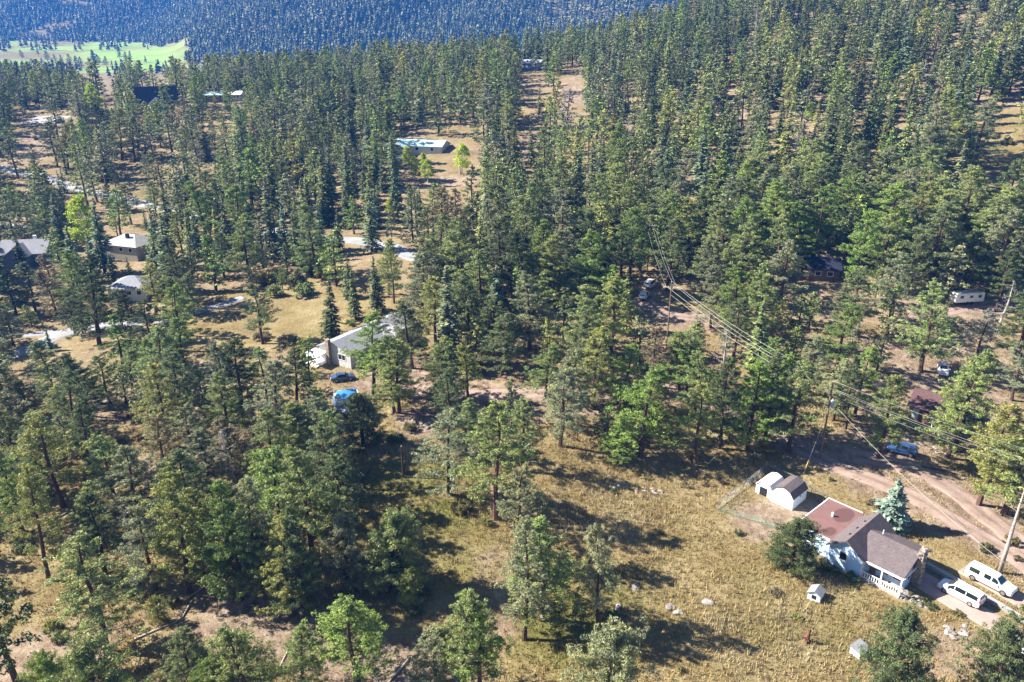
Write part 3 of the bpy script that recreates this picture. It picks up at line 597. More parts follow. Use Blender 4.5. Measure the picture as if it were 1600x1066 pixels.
# ------------------------------------------------------------------ vehicles
def ringpts(st): x, zt_, wt, zb, wb, z0, w0 = st; return [(x, -w0, z0), (x, -wb, zb), (x, -wt, zt_), (x, wt, zt_), (x, wb, zb), (x, w0, z0)]
KINDS = {
 'minivan': dict(st=[(2.56,.62,.62,.55,.66,.34,.64),(2.40,.86,.76,.74,.88,.24,.84),(1.60,1.06,.80,.92,.97,.22,.93),(.72,1.66,.67,.98,.98,.22,.94),(.1,1.75,.69,1.0,.98,.22,.94),(-1.9,1.74,.69,1.03,.97,.22,.94),(-2.33,1.64,.67,1.03,.95,.25,.92),(-2.52,1.02,.80,.95,.90,.36,.86)],
   side=[(1.25,.55),(.45,-.75),(-.85,-2.15)], wind=(1.60,.72), rear=(-2.33,-2.52), wb=(1.55,-1.5), wr=.34, lamp=(2.44,.66), tail=(-2.45,1.1)),
 'pickup': dict(st=[(2.85,.75,.70,.62,.74,.42,.72),(2.70,1.0,.82,.85,.93,.38,.9),(1.45,1.15,.84,1.0,.98,.36,.95),(.75,1.80,.68,1.08,.98,.36,.95),(.3,1.86,.70,1.08,.98,.36,.95),(-.75,1.86,.70,1.08,.98,.36,.95),(-.85,1.88,.74,1.08,.98,.36,.95),(-2.6,1.86,.74,1.08,.98,.36,.95),(-2.85,1.15,.84,1.0,.95,.45,.92)],
   side=[(1.1,.35),(.2,-.6),(-1.15,-2.35)], wind=(1.45,.75), rear=(-2.6,-2.85), wb=(1.85,-1.75), wr=.40, lamp=(2.72,.8), tail=(-2.78,1.0)),
 'suv': dict(st=[(2.35,.7,.64,.6,.68,.36,.66),(2.2,.95,.78,.8,.9,.3,.86),(1.25,1.08,.8,.95,.95,.28,.92),(.55,1.62,.66,1.0,.95,.28,.92),(.1,1.70,.68,1.0,.95,.28,.92),(-1.7,1.68,.67,1.02,.95,.28,.92),(-2.1,1.5,.66,1.02,.93,.32,.9),(-2.32,1.0,.78,.9,.88,.4,.84)],
   side=[(.95,.3),(.2,-.85),(-.95,-1.8)], wind=(1.25,.55), rear=(-2.1,-2.32), wb=(1.4,-1.4), wr=.36, lamp=(2.24,.75), tail=(-2.25,1.0)),
 'sedan': dict(st=[(2.3,.6,.62,.52,.66,.3,.64),(2.15,.78,.76,.68,.86,.24,.84),(1.1,.95,.78,.86,.9,.22,.88),(.35,1.38,.6,.92,.9,.22,.88),(-.1,1.45,.62,.92,.9,.22,.88),(-.9,1.42,.6,.93,.9,.22,.88),(-1.6,1.0,.74,.9,.88,.24,.86),(-2.3,.92,.74,.8,.84,.32,.8)],
   side=[(.8,.1),(.0,-.95)], wind=(1.1,.35), rear=(-.9,-1.6), wb=(1.35,-1.35), wr=.32, lamp=(2.18,.62), tail=(-2.26,.78))}
def interp_st(st, x):
    for a, b in zip(st[:-1], st[1:]):
        if b[0] <= x <= a[0]:
            t = (a[0]-x)/(a[0]-b[0]); return [p + (q-p)*t for p, q in zip(a, b)]
    return list(st[0] if x > st[0][0] else st[-1])
def vehicle(name, label, cat, kind, paint, pos, rz, group=None):
    K = KINDS[kind]; st = K['st']; v = thing(name, label, cat, pos, rz, group)
    mb = MB(); n = 6; mb.add([p for s in st for p in ringpts(s)], [(i*n + k, (i+1)*n + k, (i+1)*n + (k+1) % n, i*n + (k+1) % n) for i in range(len(st)-1) for k in range(n)] + [tuple(range(n)), tuple(reversed(range((len(st)-1)*n, len(st)*n)))])
    body = mb.build('body', paint, v, smooth=False)
    bv = body.modifiers.new('bevel', 'BEVEL'); bv.width = .06; bv.segments = 2; bv.limit_method = 'ANGLE'; bv.angle_limit = R(18)
    def sp(x, k, s):
        q = interp_st(st, x); z = q[3] + (q[1]-q[3])*k; w = q[4] + (q[2]-q[4])*k; return Vector((x, s*(w + .018), z + .004))
    for s in (-1, 1):
        for (x0, x1) in K['side']:
            xs = [x0 + (x1-x0)*i/4 for i in range(5)]; q = [sp(x, .16, s) for x in xs] + [sp(x, .86, s) for x in xs]
            MB().add(q, [((i, i+1, 6+i, 5+i) if s < 0 else (i, 5+i, 6+i, i+1)) for i in range(4)]).build('side_window', M['carglass'], v)
    def tp(x, f): q = interp_st(st, x); return Vector((x, q[2]*f, q[1]))
    for nm, (x0, x1) in (('windscreen', K['wind']), ('rear_window', K['rear'])):
        a, b = x0 + (x1-x0)*.1, x0 + (x1-x0)*(.9 if nm == 'windscreen' else .62)
        if nm == 'rear_window': a, b = x0 + (x1-x0)*.08, x0 + (x1-x0)*.55
        q = [tp(a, -.86), tp(a, .86), tp(b, .86), tp(b, -.86)]; nr = (q[1]-q[0]).cross(q[2]-q[0]).normalized()
        if nr.z < 0: nr = -nr
        MB().add([p + nr*.02 for p in q], [(0, 1, 2, 3)]).build(nm, M['carglass'], v)
    wr = K['wr']
    for wx in K['wb']:
        for s in (-1, 1):
            wy = s*(interp_st(st, wx)[6] - .06)
            ty = MB().tube([(wx, wy - s*.14, wr), (wx, wy + s*.09, wr)], wr, 18).build('wheel', M['tyre'], v)
            MB().tube([(wx, wy + s*.085, wr), (wx, wy + s*.105, wr)], wr*.62, 14).build('rim', M['rim'], ty)
    for s in (-1, 1):
        lx, lz = K['lamp']; w = interp_st(st, lx)[4]; MB().box(lx - .12, lx + .05, s*w*.72 - .14, s*w*.72 + .14, lz - .07, lz + .07).build('headlight', M['lamp_clear'], v)
        tx, tz = K['tail']; w = interp_st(st, tx)[4]; MB().box(tx - .1, tx + .06, s*w*.9 - .07, s*w*.9 + .07, tz - .22, tz + .2).build('tail_light', M['lamp_red'], v)
        mx = K['wind'][0] - .35; w = interp_st(st, mx)[4]; MB().box(mx - .08, mx + .08, s*(w + .1) - .1, s*(w + .1) + .1, 1.0, 1.18).build('mirror', paint, v)
    fx = st[0][0]; MB().box(fx - .3, fx + .03, -st[0][4]*.95, st[0][4]*.95, st[0][5] + .02, st[0][5] + .2).build('bumper', M['darkplastic'] if kind == 'pickup' else paint, v)
    MB().box(fx - .02, fx + .045, -.42, .42, st[0][5] + .22, st[0][1] - .04).build('grille', M['darkplastic'], v)
    rx = st[-1][0]; MB().box(rx - .05, rx + .2, -st[-1][4]*.97, st[-1][4]*.97, st[-1][5], st[-1][5] + .2).build('bumper', M['darkplastic'], v)
    MB().box(rx - .06, rx - .02, -.26, .26, st[-1][5] + .26, st[-1][5] + .4).build('number_plate', M['trim'], v)
    return v
def gnd(x, y, dz=.06): return (x, y, float(zt(x, y)) + dz)
vehicle('minivan', 'white minivan parked on the pink driveway beside the stone chimney', 'van', 'minivan', M['carwhite'], gnd(55.5, 76.4), R(127))
vehicle('pickup_truck', 'white pickup with a white camper shell beside the bare dead tree', 'truck', 'pickup', M['carwhite'], gnd(60.4, 78.5), R(-54))
p = at(1600, 1018); vehicle('sports_utility_car', 'white car mostly hidden behind the pine at the driveway end', 'car', 'suv', M['carwhite'], gnd(p.x, p.y), R(120))
p = at(1472, 582); vehicle('sports_utility_car', 'white car parked on bare earth behind the maroon-roofed house', 'car', 'suv', M['carwhite'], gnd(p.x, p.y), R(-115))
p = at(1408, 708); vehicle('hatchback_car', 'blue car in tree shade beside the dirt road under the wires', 'car', 'suv', M['carblue'], gnd(p.x, p.y), R(150))
p = at(536, 594); vehicle('sedan_car', 'dark blue car parked on the grass by the long grey-roofed house', 'car', 'sedan', M['carblue'], gnd(p.x, p.y), R(20))
p = at(2, 556); vehicle('sedan_car', 'dark red car on the pale paved lane', 'car', 'sedan', M['carred'], gnd(p.x, p.y, .1), R(10))
p = at(1006, 466); vehicle('sedan_car', 'white car under pines just below the rusty-coloured earth bank', 'car', 'suv', M['carwhite'], gnd(p.x, p.y), R(70))
p = at(1016, 448); vehicle('delivery_van', 'white van behind the white car among the pines', 'van', 'minivan', M['carwhite'], gnd(p.x, p.y), R(60))
p = at(94, 192); vehicle('sedan_car', 'small dark car at the edge of the pale parking pad', 'car', 'suv', M['cardark'], gnd(p.x, p.y, .1), R(0))
p = at(1508, 474)
t = thing('travel_trailer', 'long white trailer among pines beside the reddish lane', 'trailer', gnd(p.x, p.y), R(8))
bo = MB().box(-3.4, 3.4, -1.2, 1.2, .5, 2.6).build('body', M['carwhite'], t); bv = bo.modifiers.new('b', 'BEVEL'); bv.width = .25; bv.segments = 3
for s in (-1, 1):
    for wx in (-.5, .5): MB().tube([(wx, s*1.0, .35), (wx, s*1.22, .35)], .35, 14).build('wheel', M['tyre'], t)
    for wx in (-2, 0.2, 2.2): MB().box(wx - .4, wx + .4, min(s*1.19, s*1.215), max(s*1.19, s*1.215), 1.5, 2.1).build('side_window', M['carglass'], t)
MB().box(3.4, 4.6, -.06, .06, .45, .6).build('drawbar', M['metal'], t)

# the tarp-covered stack above the meadow
p = at(543, 632); t = thing('tarp_shelter', 'grey pile under a bright blue tarp in front of the long house', 'shelter', gnd(p.x, p.y, 0), R(18))
vs = []; g_ = random.Random(8); NU, NV = 10, 9
for i in range(NU + 1):
    for j in range(NV + 1):
        u, w = (i/NU - .5)*4.6, (j/NV - .5)*5.2; e = max(abs(u)/2.3, abs(w)/2.6); z = 2.2 - .25*abs(u)*.6 + g_.uniform(-.06, .06) - (1.2 if e > .99 else 0)
        vs.append((u*(1.03 if e > .99 else 1), w*(1.03 if e > .99 else 1), z))
MB().add(vs, [(i*(NV+1)+j, (i+1)*(NV+1)+j, (i+1)*(NV+1)+j+1, i*(NV+1)+j+1) for i in range(NU) for j in range(NV)]).build('tarp', M['tarp'], t, smooth=True)
MB().box(-2.2, 2.2, -2.5, 2.5, -.4, 1.85).build('body', M['offwall'], t); MB().slab([(-2.2, -2.75, 1.0), (2.2, -2.75, 1.0), (2.2, -5.2, .75), (-2.2, -5.2, .75)], .1).build('flap', M['greyshingle'], t)
MB().box(-2.1, 2.1, -5.1, -2.72, -.6, .72).build('base', M['offwall'], t)

# ------------------------------------------------------------------ poles and wires
def pole(label, bx, by, ty, r=.16, arm=None, armrz=0, trans=False, loc=None, lean=0, mat=None):
    b = at(bx, by); h = ztop(b.y, ty) - b.z; t = thing('utility_pole', label, 'pole', b, armrz)
    MB().tube([(0, 0, -.4), (0, 0, h)], [r, r*.72], 10).build('shaft', mat or M['pole'], t)
    if arm:
        a = MB().box(-arm, arm, -.07, .07, h - 1.25, h - 1.08).build('crossarm', M['snag'], t)
        for u in (-.92, -.45, .45, .92): MB().tube([(u*arm, 0, h - 1.08), (u*arm, 0, h - .86)], [.05, .035], 8).build('insulator', M['trim'], a)
    MB().tube([(0, 0, h), (0, 0, h + .2)], [.05, .035], 8).build('insulator', M['trim'], t)
    if trans:
        c = MB().tube([(.42, -.1, h - 4.3), (.42, -.1, h - 4.25), (.42, -.1, h - 3.0), (.42, -.1, h - 2.95)], [.2, .27, .27, .2], 14).build('transformer', M['transformer'], t)
        MB().tube([(.42, -.1, h - 2.95), (.42, -.1, h - 2.65)], .05, 6).build('bushing', M['trim'], c); MB().box(.1, .3, -.16, -.04, h - 3.9, h - 3.2).build('bracket', M['metal'], t)
    return t, b, h
P1, b1, h1 = pole('reddish utility pole with a blue-grey transformer beside the shaded dirt road', 1281, 717, 597, .17, None, R(-20), True)
P2, b2, h2 = pole('utility pole with a pale wooden crossarm among the pines', 1041, 545, 441, .15, 1.25, R(-25))
P3, b3, h3 = pole('taller bare utility pole beyond the crossarm pole among dense pines', 1011, 428, 345, .15, 1.1, R(-25))
P4, b4, h4 = pole('short dark pole standing alone in the grassy clearing', 630, 746, 698, .14, mat=M['bark'])
P5, b5, h5 = pole('thin utility pole on the hillside at the foot of the bare strip', 927, 300, 255, .14, 1.0, R(-10))
off = Vector((92, 72, 0)); off.z = float(zt(off.x, off.y)) + 11
def wire(a, b, sag, r=.02, label='', grp=''):
    pts = [a.lerp(b, k/18) - Vector((0, 0, 4*sag*(k/18)*(1 - k/18))) for k in range(19)]
    o = MB().tube([p - a for p in pts], r, 5).build('power_line', M['wire'], smooth=True); o.location = a; tag(o, label, 'wire', grp)
def tip(t, b, h, u, z): return b + Vector((math.cos(t.rotation_euler.z)*u, math.sin(t.rotation_euler.z)*u, h + z))
for u, z, u1, z1 in ((0, .2, 0, .2), (1.15, -.86, .2, -1.1), (-1.15, -.86, -.2, -1.2), (0, -2.6, 0, -2.2)):
    wire(tip(P2, b2, h2, u, z), tip(P1, b1, h1, u1, z1), 1.1, .022, 'pale power line strung between the crossarm pole and the transformer pole', 'wires between crossarm and transformer poles')
for u1, z1, oz, ox in ((0, .2, 2.2, .0), (.2, -1.1, .9, -.6), (-.2, -1.2, .6, -1.2), (0, -2.2, -1.0, .0)):
    wire(tip(P1, b1, h1, u1, z1), off + Vector((ox, ox, oz)), 1.6, .022, 'pale power line running from the transformer pole down over the dirt track', 'wires over the dirt track')
for u, z in ((0, .2), (1.0, -.86), (-1.0, -.86)):
    wire(tip(P3, b3, h3, u, z), tip(P2, b2, h2, u*1.15, z), .8, .018, 'thin power line from the taller bare pole to the crossarm pole', 'wires between taller pole and crossarm pole')
    wire(tip(P5, b5, h5, u*.9, z), tip(P3, b3, h3, u, z), 2.0, .018, 'thin power line climbing the hillside from the taller bare pole', 'wires climbing the hillside')
hb = Vector((46.47, 84.27, 0)) + Vector((math.cos(R(-48.4))*6.5 - math.sin(R(-48.4))*4.2, math.sin(R(-48.4))*6.5 + math.cos(R(-48.4))*4.2, 2.75))
wire(tip(P1, b1, h1, 0, -3.0), hb + Vector((7, -6, 1.5)), 1.2, .02, 'single service wire crossing low over the dirt road toward the parked pickup', None)
g1 = at(1255, 742); g2 = tip(P1, b1, h1, 0, -4.5)
gw = thing('guy_wire', 'guy wire with a yellow marker tube beside the transformer pole', 'wire', g1); d = g2 - g1
MB().tube([(0, 0, -.1), d], .015, 5).build('cable', M['metal'], gw); MB().tube([d*.02, d*.22], .06, 8).build('marker', M['yellow'], gw)

# dead tree, stump, posts
b = at(1562, 895); h = ztop(b.y, 757) - b.z
t = thing('dead_tree', 'bare dead pine trunk with pale broken branches beside the pickup', 'tree', b)
MB().tube([(0, 0, -.4), (.02, 0, h*.3), (.1, .05, h*.65), (.12, .05, h)], [.30, .25, .17, .03], 9).build('trunk', M['snag'], t, smooth=True)
for k, (z, a, ln, up) in enumerate([(.62, 170, 1.6, .35), (.70, 150, 2.1, .5), (.76, 20, 1.3, .2), (.80, 190, 1.2, .6), (.84, 10, 1.5, .1), (.88, 160, 1.3, .7), (.72, 60, 1.1, .1), (.9, 30, .9, .2), (.55, 200, 1.0, .3)]):
    p0 = Vector((.1, .04, h*z)); q = p0 + Vector((math.cos(R(a))*ln, math.sin(R(a))*ln, up*ln))
    MB().tube([p0, (p0 + q)/2 + Vector((0, 0, -.12)), q], [.05, .035, .012], 5).build('branch', M['snag'], t)
b = at(1260, 1003); t = thing('tree_stump', 'ragged reddish broken stump standing alone in the dry meadow', 'stump', b)
MB().tube([(0, 0, -.2), (0, 0, .5), (.08, 0, 1.2), (.2, .05, 1.9)], [.42, .32, .22, .06], 9).build('trunk', M['stump'], t)
for k, (a, z, ln) in enumerate([(200, .6, .8), (150, .9, .6), (20, 1.3, .4), (260, .4, .7), (60, 1.6, .35)]):
    p0 = Vector((.05, 0, z)); MB().tube([p0, p0 + Vector((math.cos(R(a))*ln, math.sin(R(a))*ln, .25))], [.12, .03], 5).build('broken_limb', M['stump'] if k % 2 else M['bark'], t)
b = at(1159, 1005); tag(MB().tube([(0, 0, -.2), (0, 0, 1.5)], [.04, .03], 6).build('stake', M['darkplastic'], loc=b), 'thin dark stake upright in the golden meadow grass', 'stake')
b = at(1107, 725); o = MB().tube([(0, 0, .12), (1.4, .5, 1.4)], [.09, .06], 7).build('fallen_log', M['snag'], loc=b); tag(o, 'pale broken log leaning in the grass at the pine edge', 'log')

# rocks
def rock(px, py, s, m, label, grp, flat=.7):
    p = at(px, py); o = link('rock', ROCKS[m]); o.location = (p.x, p.y, p.z + s*.1); g = random.Random(int(px*7 + py)); o.scale = (s*g.uniform(.8, 1.3), s*g.uniform(.7, 1.1), s*flat*g.uniform(.7, 1.1)); o.rotation_euler = (0, 0, g.uniform(0, 6)); tag(o, label, 'rock', grp)
rock(1106, 942, .95, 4, 'largest pale grey boulder in the golden meadow', None, .45); rock(1047, 950, .7, 0, 'grey-brown rock half sunk in grass beside the largest pale boulder', None, .4); rock(1060, 958, .7, 5, 'pale rock beside the grey-brown half-sunk rock', None, .4)
rock(992, 918, .8, 1, 'dark-edged rock in grass near the slender pine shadow', None, .4); rock(966, 948, .5, 6, 'small pinkish-white rock below the slender pine', None, .5)
g_ = random.Random(21)
for k in range(16):
    u = g_.random(); rock(1398 + 52*u + g_.uniform(-4, 4), 922 + 24*u + g_.uniform(-5, 5), g_.uniform(.3, .62), g_.randrange(8), 'pale stone in the rubble bank below the porch and driveway', 'stones below the porch', .8)
for k in range(9): rock(1488 + g_.uniform(-12, 22), 985 + g_.uniform(-12, 12), g_.uniform(.25, .5), g_.randrange(8), 'stone on the bare slope below the driveway', 'stones below the driveway')
for k in range(12): rock(1408 + k*6.5 + g_.uniform(-2, 2), 682 + k*2.6 + g_.uniform(-3, 3), g_.uniform(.28, .5), g_.randrange(8), 'stone in the row edging the yard of the maroon-roofed house', 'stones edging the yard')
for k in range(8): rock(968 + g_.uniform(-10, 12), 758 + g_.uniform(-3, 6) , g_.uniform(.25, .4), 4 + g_.randrange(4), 'small stone scattered around the dark bush in the meadow', 'stones by the meadow bush')
for k in range(7): rock(1022 + g_.uniform(-32, 34), 764 + g_.uniform(-2, 8), g_.uniform(.25, .45), 4 + g_.randrange(4), 'pale stone in the meadow between the bush and the shed fence', 'stones in the upper meadow')
for k in range(9): rock(655 + g_.uniform(-12, 18), 662 + g_.uniform(-8, 8), g_.uniform(.25, .55), g_.randrange(8), 'stone on the pink earth bank below the tarp shelter', 'stones on the earth bank')
for k in range(6): rock(1550 + g_.uniform(-20, 30), 640 + g_.uniform(-15, 15), g_.uniform(.3, .5), g_.randrange(8), 'stone on the open ground beyond the maroon-roofed house', 'stones on open ground')

g_ = random.Random(31); LOGS = []
for px, py in [(700, 640), (820, 700), (300, 940), (345, 900), (150, 690), (420, 660), (660, 700), (905, 690), (1180, 715), (1440, 730), (560, 760), (250, 760), (110, 800), (460, 1000), (740, 720), (1330, 650), (1540, 690), (320, 600), (980, 640), (640, 1030), (60, 1045), (210, 1000)]:
    b = at(px, py); ln = g_.uniform(2.5, 6.5); a = g_.uniform(0, 6.28); e = Vector((math.cos(a)*ln, math.sin(a)*ln, 0)); e.z = float(zt(b.x + e.x, b.y + e.y)) - b.z
    o = MB().tube([(0, 0, .1), (e*.5 + Vector((0, 0, .12))), e + Vector((0, 0, .1))], [.16, .12, .05], 7).build('fallen_log', M['snag'] if g_.random() < .6 else M['bark'], loc=b, smooth=True); LOGS.append(o)

# ------------------------------------------------------------------ trees: shapes
def quads(C, D, U, L, Wd):
    """kite-shaped faces: centres C, long axes D, side axes U, lengths and widths"""
    L = L[:, None]; Wd = Wd[:, None]
    P = np.stack([C - D*L*.5, C + U*Wd*.5 - D*L*.05, C + D*L*.5, C - U*Wd*.5 - D*L*.05], 1)
    return P.reshape(-1, 3)
def unit(a): return a/np.maximum(np.linalg.norm(a, axis=1, keepdims=True), 1e-6)
def pine(seed, H=16., rmax=2.9, base=.33, nb=46, dens=26, fsize=.34, gap=0.0, topround=1.0, lod=False):
    g = np.random.default_rng(seed); limbs = MB(); lean = g.normal(0, .25, 2)
    def axis_(z): k = z/H; return np.array([lean[0]*k*k*2 + .12*math.sin(z*.5 + seed), lean[1]*k*k*2 + .12*math.cos(z*.43 + seed), z])
    n = 4 if lod else 7
    zs = np.linspace(-.4, H*.97, 5 if lod else 10)
    limbs.tube([axis_(z) for z in zs], [max(.035, .27*(1 - z/H)**.8 + .02) if z > .5 else .32 for z in zs], n, 0)
    cl = []; cr = []; ga = g.uniform(0, 6.28)
    for i in range(nb):
        t = (i + g.uniform(0, 1))/nb; z = H*(base + (1 - base)*.97*t)
        prof = min(1, (t + .30)/.42)**.8*max(0.0, 1 - t**(1.35*topround))**.8 + .12
        a = i*2.399 + g.normal(0, .5)
        if gap and math.cos(a - ga) > .35 and t < .75 and g.random() < gap: continue
        ln = rmax*prof*g.uniform(.55, 1.15)
        if g.random() < .12: ln *= 1.2
        up = -.12 + .75*t**1.5 + g.normal(0, .13)
        p0 = axis_(z); d = np.array([math.cos(a), math.sin(a), up]); d /= np.linalg.norm(d)
        curve = g.uniform(.1, .3)*ln
        def bp(k): return p0 + d*ln*k + np.array([0, 0, curve*k*k])
        if not lod: limbs.tube([bp(0), bp(.5), bp(.95)], [.03 + .035*(1-t), .028, .012], 3, 0, cap=False)
        nc = max(2, int((2.4 + ln*2.9)*(.6 if lod else 1)))
        for k in range(nc):
            kk = .32 + .70*((k + g.uniform(0, 1))/nc)**.85
            sd = np.cross(d, [0, 0, 1]); sd /= np.linalg.norm(sd)
            c = bp(kk) + sd*g.normal(0, .22)*ln*kk + np.array([0, 0, g.normal(.06, .16)])
            cl.append(c); cr.append(g.uniform(.24, .42)*(1 - .25*t)*(1.35 if lod else 1))
    for k in range(5): cl.append(axis_(H*(.93 + .016*k)) + g.normal(0, .12, 3)); cr.append(.28)
    for k in range(4 if not lod else 0):      # dead lower limbs
        z = H*base*g.uniform(.45, 1.0); a = g.uniform(0, 6.28); p0 = axis_(z); ln = g.uniform(.6, 1.8)
        limbs.tube([p0, p0 + np.array([math.cos(a)*ln, math.sin(a)*ln, -.1*ln])], [.035, .01], 3, 0, cap=False)
    cl = np.array(cl); cr = np.array(cr); m = dens
    C = np.repeat(cl, m, 0); rr = np.repeat(cr, m); N = len(C)
    d = g.normal(0, 1, (N, 3)); d[:, 2] += .25; d = unit(d)
    pos = C + d*(rr*g.uniform(.55, 1.0, N))[:, None]*np.array([1.1, 1.1, .8])
    d2 = unit(d + g.normal(0, .45, (N, 3))); D = unit(np.cross(d2, g.normal(0, 1, (N, 3)))); rad = g.random(N) < .3; D[rad] = unit(d[rad] + g.normal(0, .5, (int(rad.sum()), 3))); U = unit(np.cross(D, d2 + 1e-3))
    L = fsize*g.uniform(.7, 1.3, N); P = quads(pos, D, U, L, L*(g.uniform(.32, .5, N) if lod else g.uniform(.18, .32, N)))
    return limbs, P
def fir(seed, H=16., r0=2.3, base=.08, tiers=24, per=9, lod=False, droop=.28, npl=9):
    g = np.random.default_rng(seed); limbs = MB(); n = 4 if lod else 6
    limbs.tube([(0, 0, -.4), (0, 0, H*.5), (0, 0, H*.98)], [.26, .15, .02], n, 0)
    Cs = []; Ds = []; Us = []; Ls = []; Ws = []
    for i in range(tiers):
        t = i/(tiers - 1); z = H*(base + (1 - base)*.96*t); rr = r0*((1 - t)**.85*(.8 + .2*math.sin(i*2.1 + seed)) + .06)
        for k in range(max(4, int(per*(1 - .45*t)))):
            a = k*2*math.pi/per*1.0 + i*1.3 + g.normal(0, .22); ln = rr*g.uniform(.7, 1.18)
            dirh = np.array([math.cos(a), math.sin(a), 0]); sd = np.array([-math.sin(a), math.cos(a), 0]); zb = z + g.normal(0, .12)
            m = max(3, int(npl*min(1, ln/1.6 + .3)))
            kk = np.linspace(.22, 1, m); spread = (1.05 - kk)*.35 + .1
            c = np.outer(kk*ln, dirh) + np.outer(g.normal(0, 1, m)*spread*min(ln, 1.3), sd); c[:, 2] += zb - droop*ln*kk**1.5 + .35*(1 - t)*0 + g.normal(0, .06, m)
            D = unit(dirh[None]*1.0 + sd[None]*g.normal(0, .7, (m, 1)) + np.array([0, 0, 1.])*g.normal(-.25, .3, (m, 1)))
            U = unit(np.cross(D, np.array([0, 0, 1.]) + g.normal(0, .45, (m, 3))))
            Cs.append(c); Ds.append(D); Us.append(U); L = g.uniform(.45, .85, m)*(1.35 if lod else 1)*(.6 + .4*min(1, ln/1.5)); Ls.append(L); Ws.append(L*g.uniform(.4, .65, m))
    C, D, U, L, W_ = (np.concatenate(q) for q in (Cs, Ds, Us, Ls, Ws))
    return limbs, quads(C, D, U, L, W_)
def aspen(seed, H=11., r0=2.2, leaves=5200):
    g = np.random.default_rng(seed); limbs = MB(); cl = []
    for s in range(3):
        a = g.uniform(0, 6.28); b = np.array([math.cos(a)*.6*s*.5, math.sin(a)*.6*s*.5, -.3]); tp = np.array([math.cos(a)*.9*s*.5, math.sin(a)*.9*s*.5, H*g.uniform(.82, .97)])
        limbs.tube([b, (b+tp)/2 + g.normal(0, .15, 3), tp], [.13, .09, .02], 5, 0)
    for i in range(95):
        t = g.uniform(.22, 1)**.9; z = H*t; rr = r0*math.sin(min(1, (1.08 - t)*1.35)*math.pi*.5)**.8*g.uniform(.35, 1.05); a = g.uniform(0, 6.28)
        cl.append((math.cos(a)*rr, math.sin(a)*rr, z + g.normal(0, .2)))
        limbs.tube([(0, 0, z*.85), (math.cos(a)*rr*.8, math.sin(a)*rr*.8, z)], [.03, .01], 3, 0, cap=False)
    m = leaves//95; C = np.repeat(np.array(cl), m, 0); N = len(C); d = unit(g.normal(0, 1, (N, 3)))
    pos = C + d*(g.uniform(.2, .62, N))[:, None]; D = unit(g.normal(0, 1, (N, 3))); U = unit(np.cross(D, g.normal(0, 1, (N, 3))))
    L = g.uniform(.18, .34, N); return limbs, quads(pos, D, U, L, L*.8)
def bush(seed, leaves=1500):
    g = np.random.default_rng(seed); limbs = MB(); cl = []
    for i in range(26):
        a = g.uniform(0, 6.28); r = g.uniform(0, .85)**.7; z = g.uniform(.15, 1)*math.sqrt(max(.05, 1 - r*r))
        cl.append((math.cos(a)*r, math.sin(a)*r, z)); limbs.tube([(0, 0, -.1), (math.cos(a)*r*.9, math.sin(a)*r*.9, z)], [.03, .008], 3, 0, cap=False)
    m = leaves//26; C = np.repeat(np.array(cl), m, 0); N = len(C); d = unit(g.normal(0, 1, (N, 3)))
    pos = C + d*(g.uniform(.05, .28, N))[:, None]; pos[:, 2] = np.maximum(pos[:, 2], .02); D = unit(d + g.normal(0, .8, (N, 3))); U = unit(np.cross(D, g.normal(0, 1, (N, 3))))
    L = g.uniform(.12, .22, N); return limbs, quads(pos, D, U, L, L*.6)
def proto(name, sh, bark, leafmat):
    limbs, P = sh
    return limbs.mesh(name + '_trunk', bark), np_mesh(name + '_crown', P, np.arange(len(P), dtype=np.int32).reshape(-1, 4), leafmat)
PINES = []   # (trunk mesh, crown mesh, height, radius, words)
PSPEC = [(11, 2.9, .34, 48, 0, 1, 'broad-crowned'), (12, 2.5, .42, 42, 0, 1, 'irregular'), (13, 3.1, .28, 54, .5, 1.1, 'lopsided'), (14, 2.3, .30, 46, 0, .8, 'slender'),
         (15, 2.8, .45, 40, .4, 1.2, 'irregular'), (16, 2.6, .22, 56, 0, .75, 'tapering'), (17, 3.0, .36, 44, .6, 1, 'open-branched'), (18, 2.4, .5, 34, .3, 1.2, 'open-crowned'),
         (19, 2.9, .25, 56, 0, 1.15, 'broad-crowned'), (20, 2.5, .33, 38, .7, .9, 'open-branched')]
for k, (sd, rm, bs, nb, gp, tr, wd) in enumerate(PSPEC):
    PINES.append(proto('pine', pine(sd, 16, rm*1.15, bs*.55, int(nb*1.35), 42, .27, gp*.6, tr), M['bark'] if k % 3 else M['bark_red'], M['needles']) + (16., rm*.98, wd))
DENSE = [proto('dense_pine', pine(40 + k, 8, 3.0, .05, 96, 52, .21, 0, 1.9), M['bark'], M['needles']) + (8., 2.9, 'round-crowned') for k in range(2)]
FIRS = [proto('fir', fir(60 + k, 16, r, b, 26, 10, False, dr, 11), M['bark'], M['needles']) + (16., r*1.0, w) for k, (r, b, dr, w) in enumerate(
    [(2.3, .06, .30, 'broad conical'), (1.9, .10, .34, 'narrow conical'), (2.1, .05, .22, 'conical'), (1.7, .12, .38, 'spire-like'), (2.4, .04, .26, 'broad conical')])]
SPRUCE = [proto('spruce', fir(80 + k, 8, 2.6, .04, 22, 12, False, .12, 15), M['bark'], M['needles']) + (8., 2.6, 'bushy') for k in range(2)]
ASPENS = [proto('aspen', aspen(90 + k), M['bark_pale'], M['leaves']) + (11., 2.5, 'leafy') for k in range(3)]
BUSHES = [proto('bush', bush(100 + k), M['bark'], M['leaves']) + (1.1, 1.0, 'low') for k in range(3)]
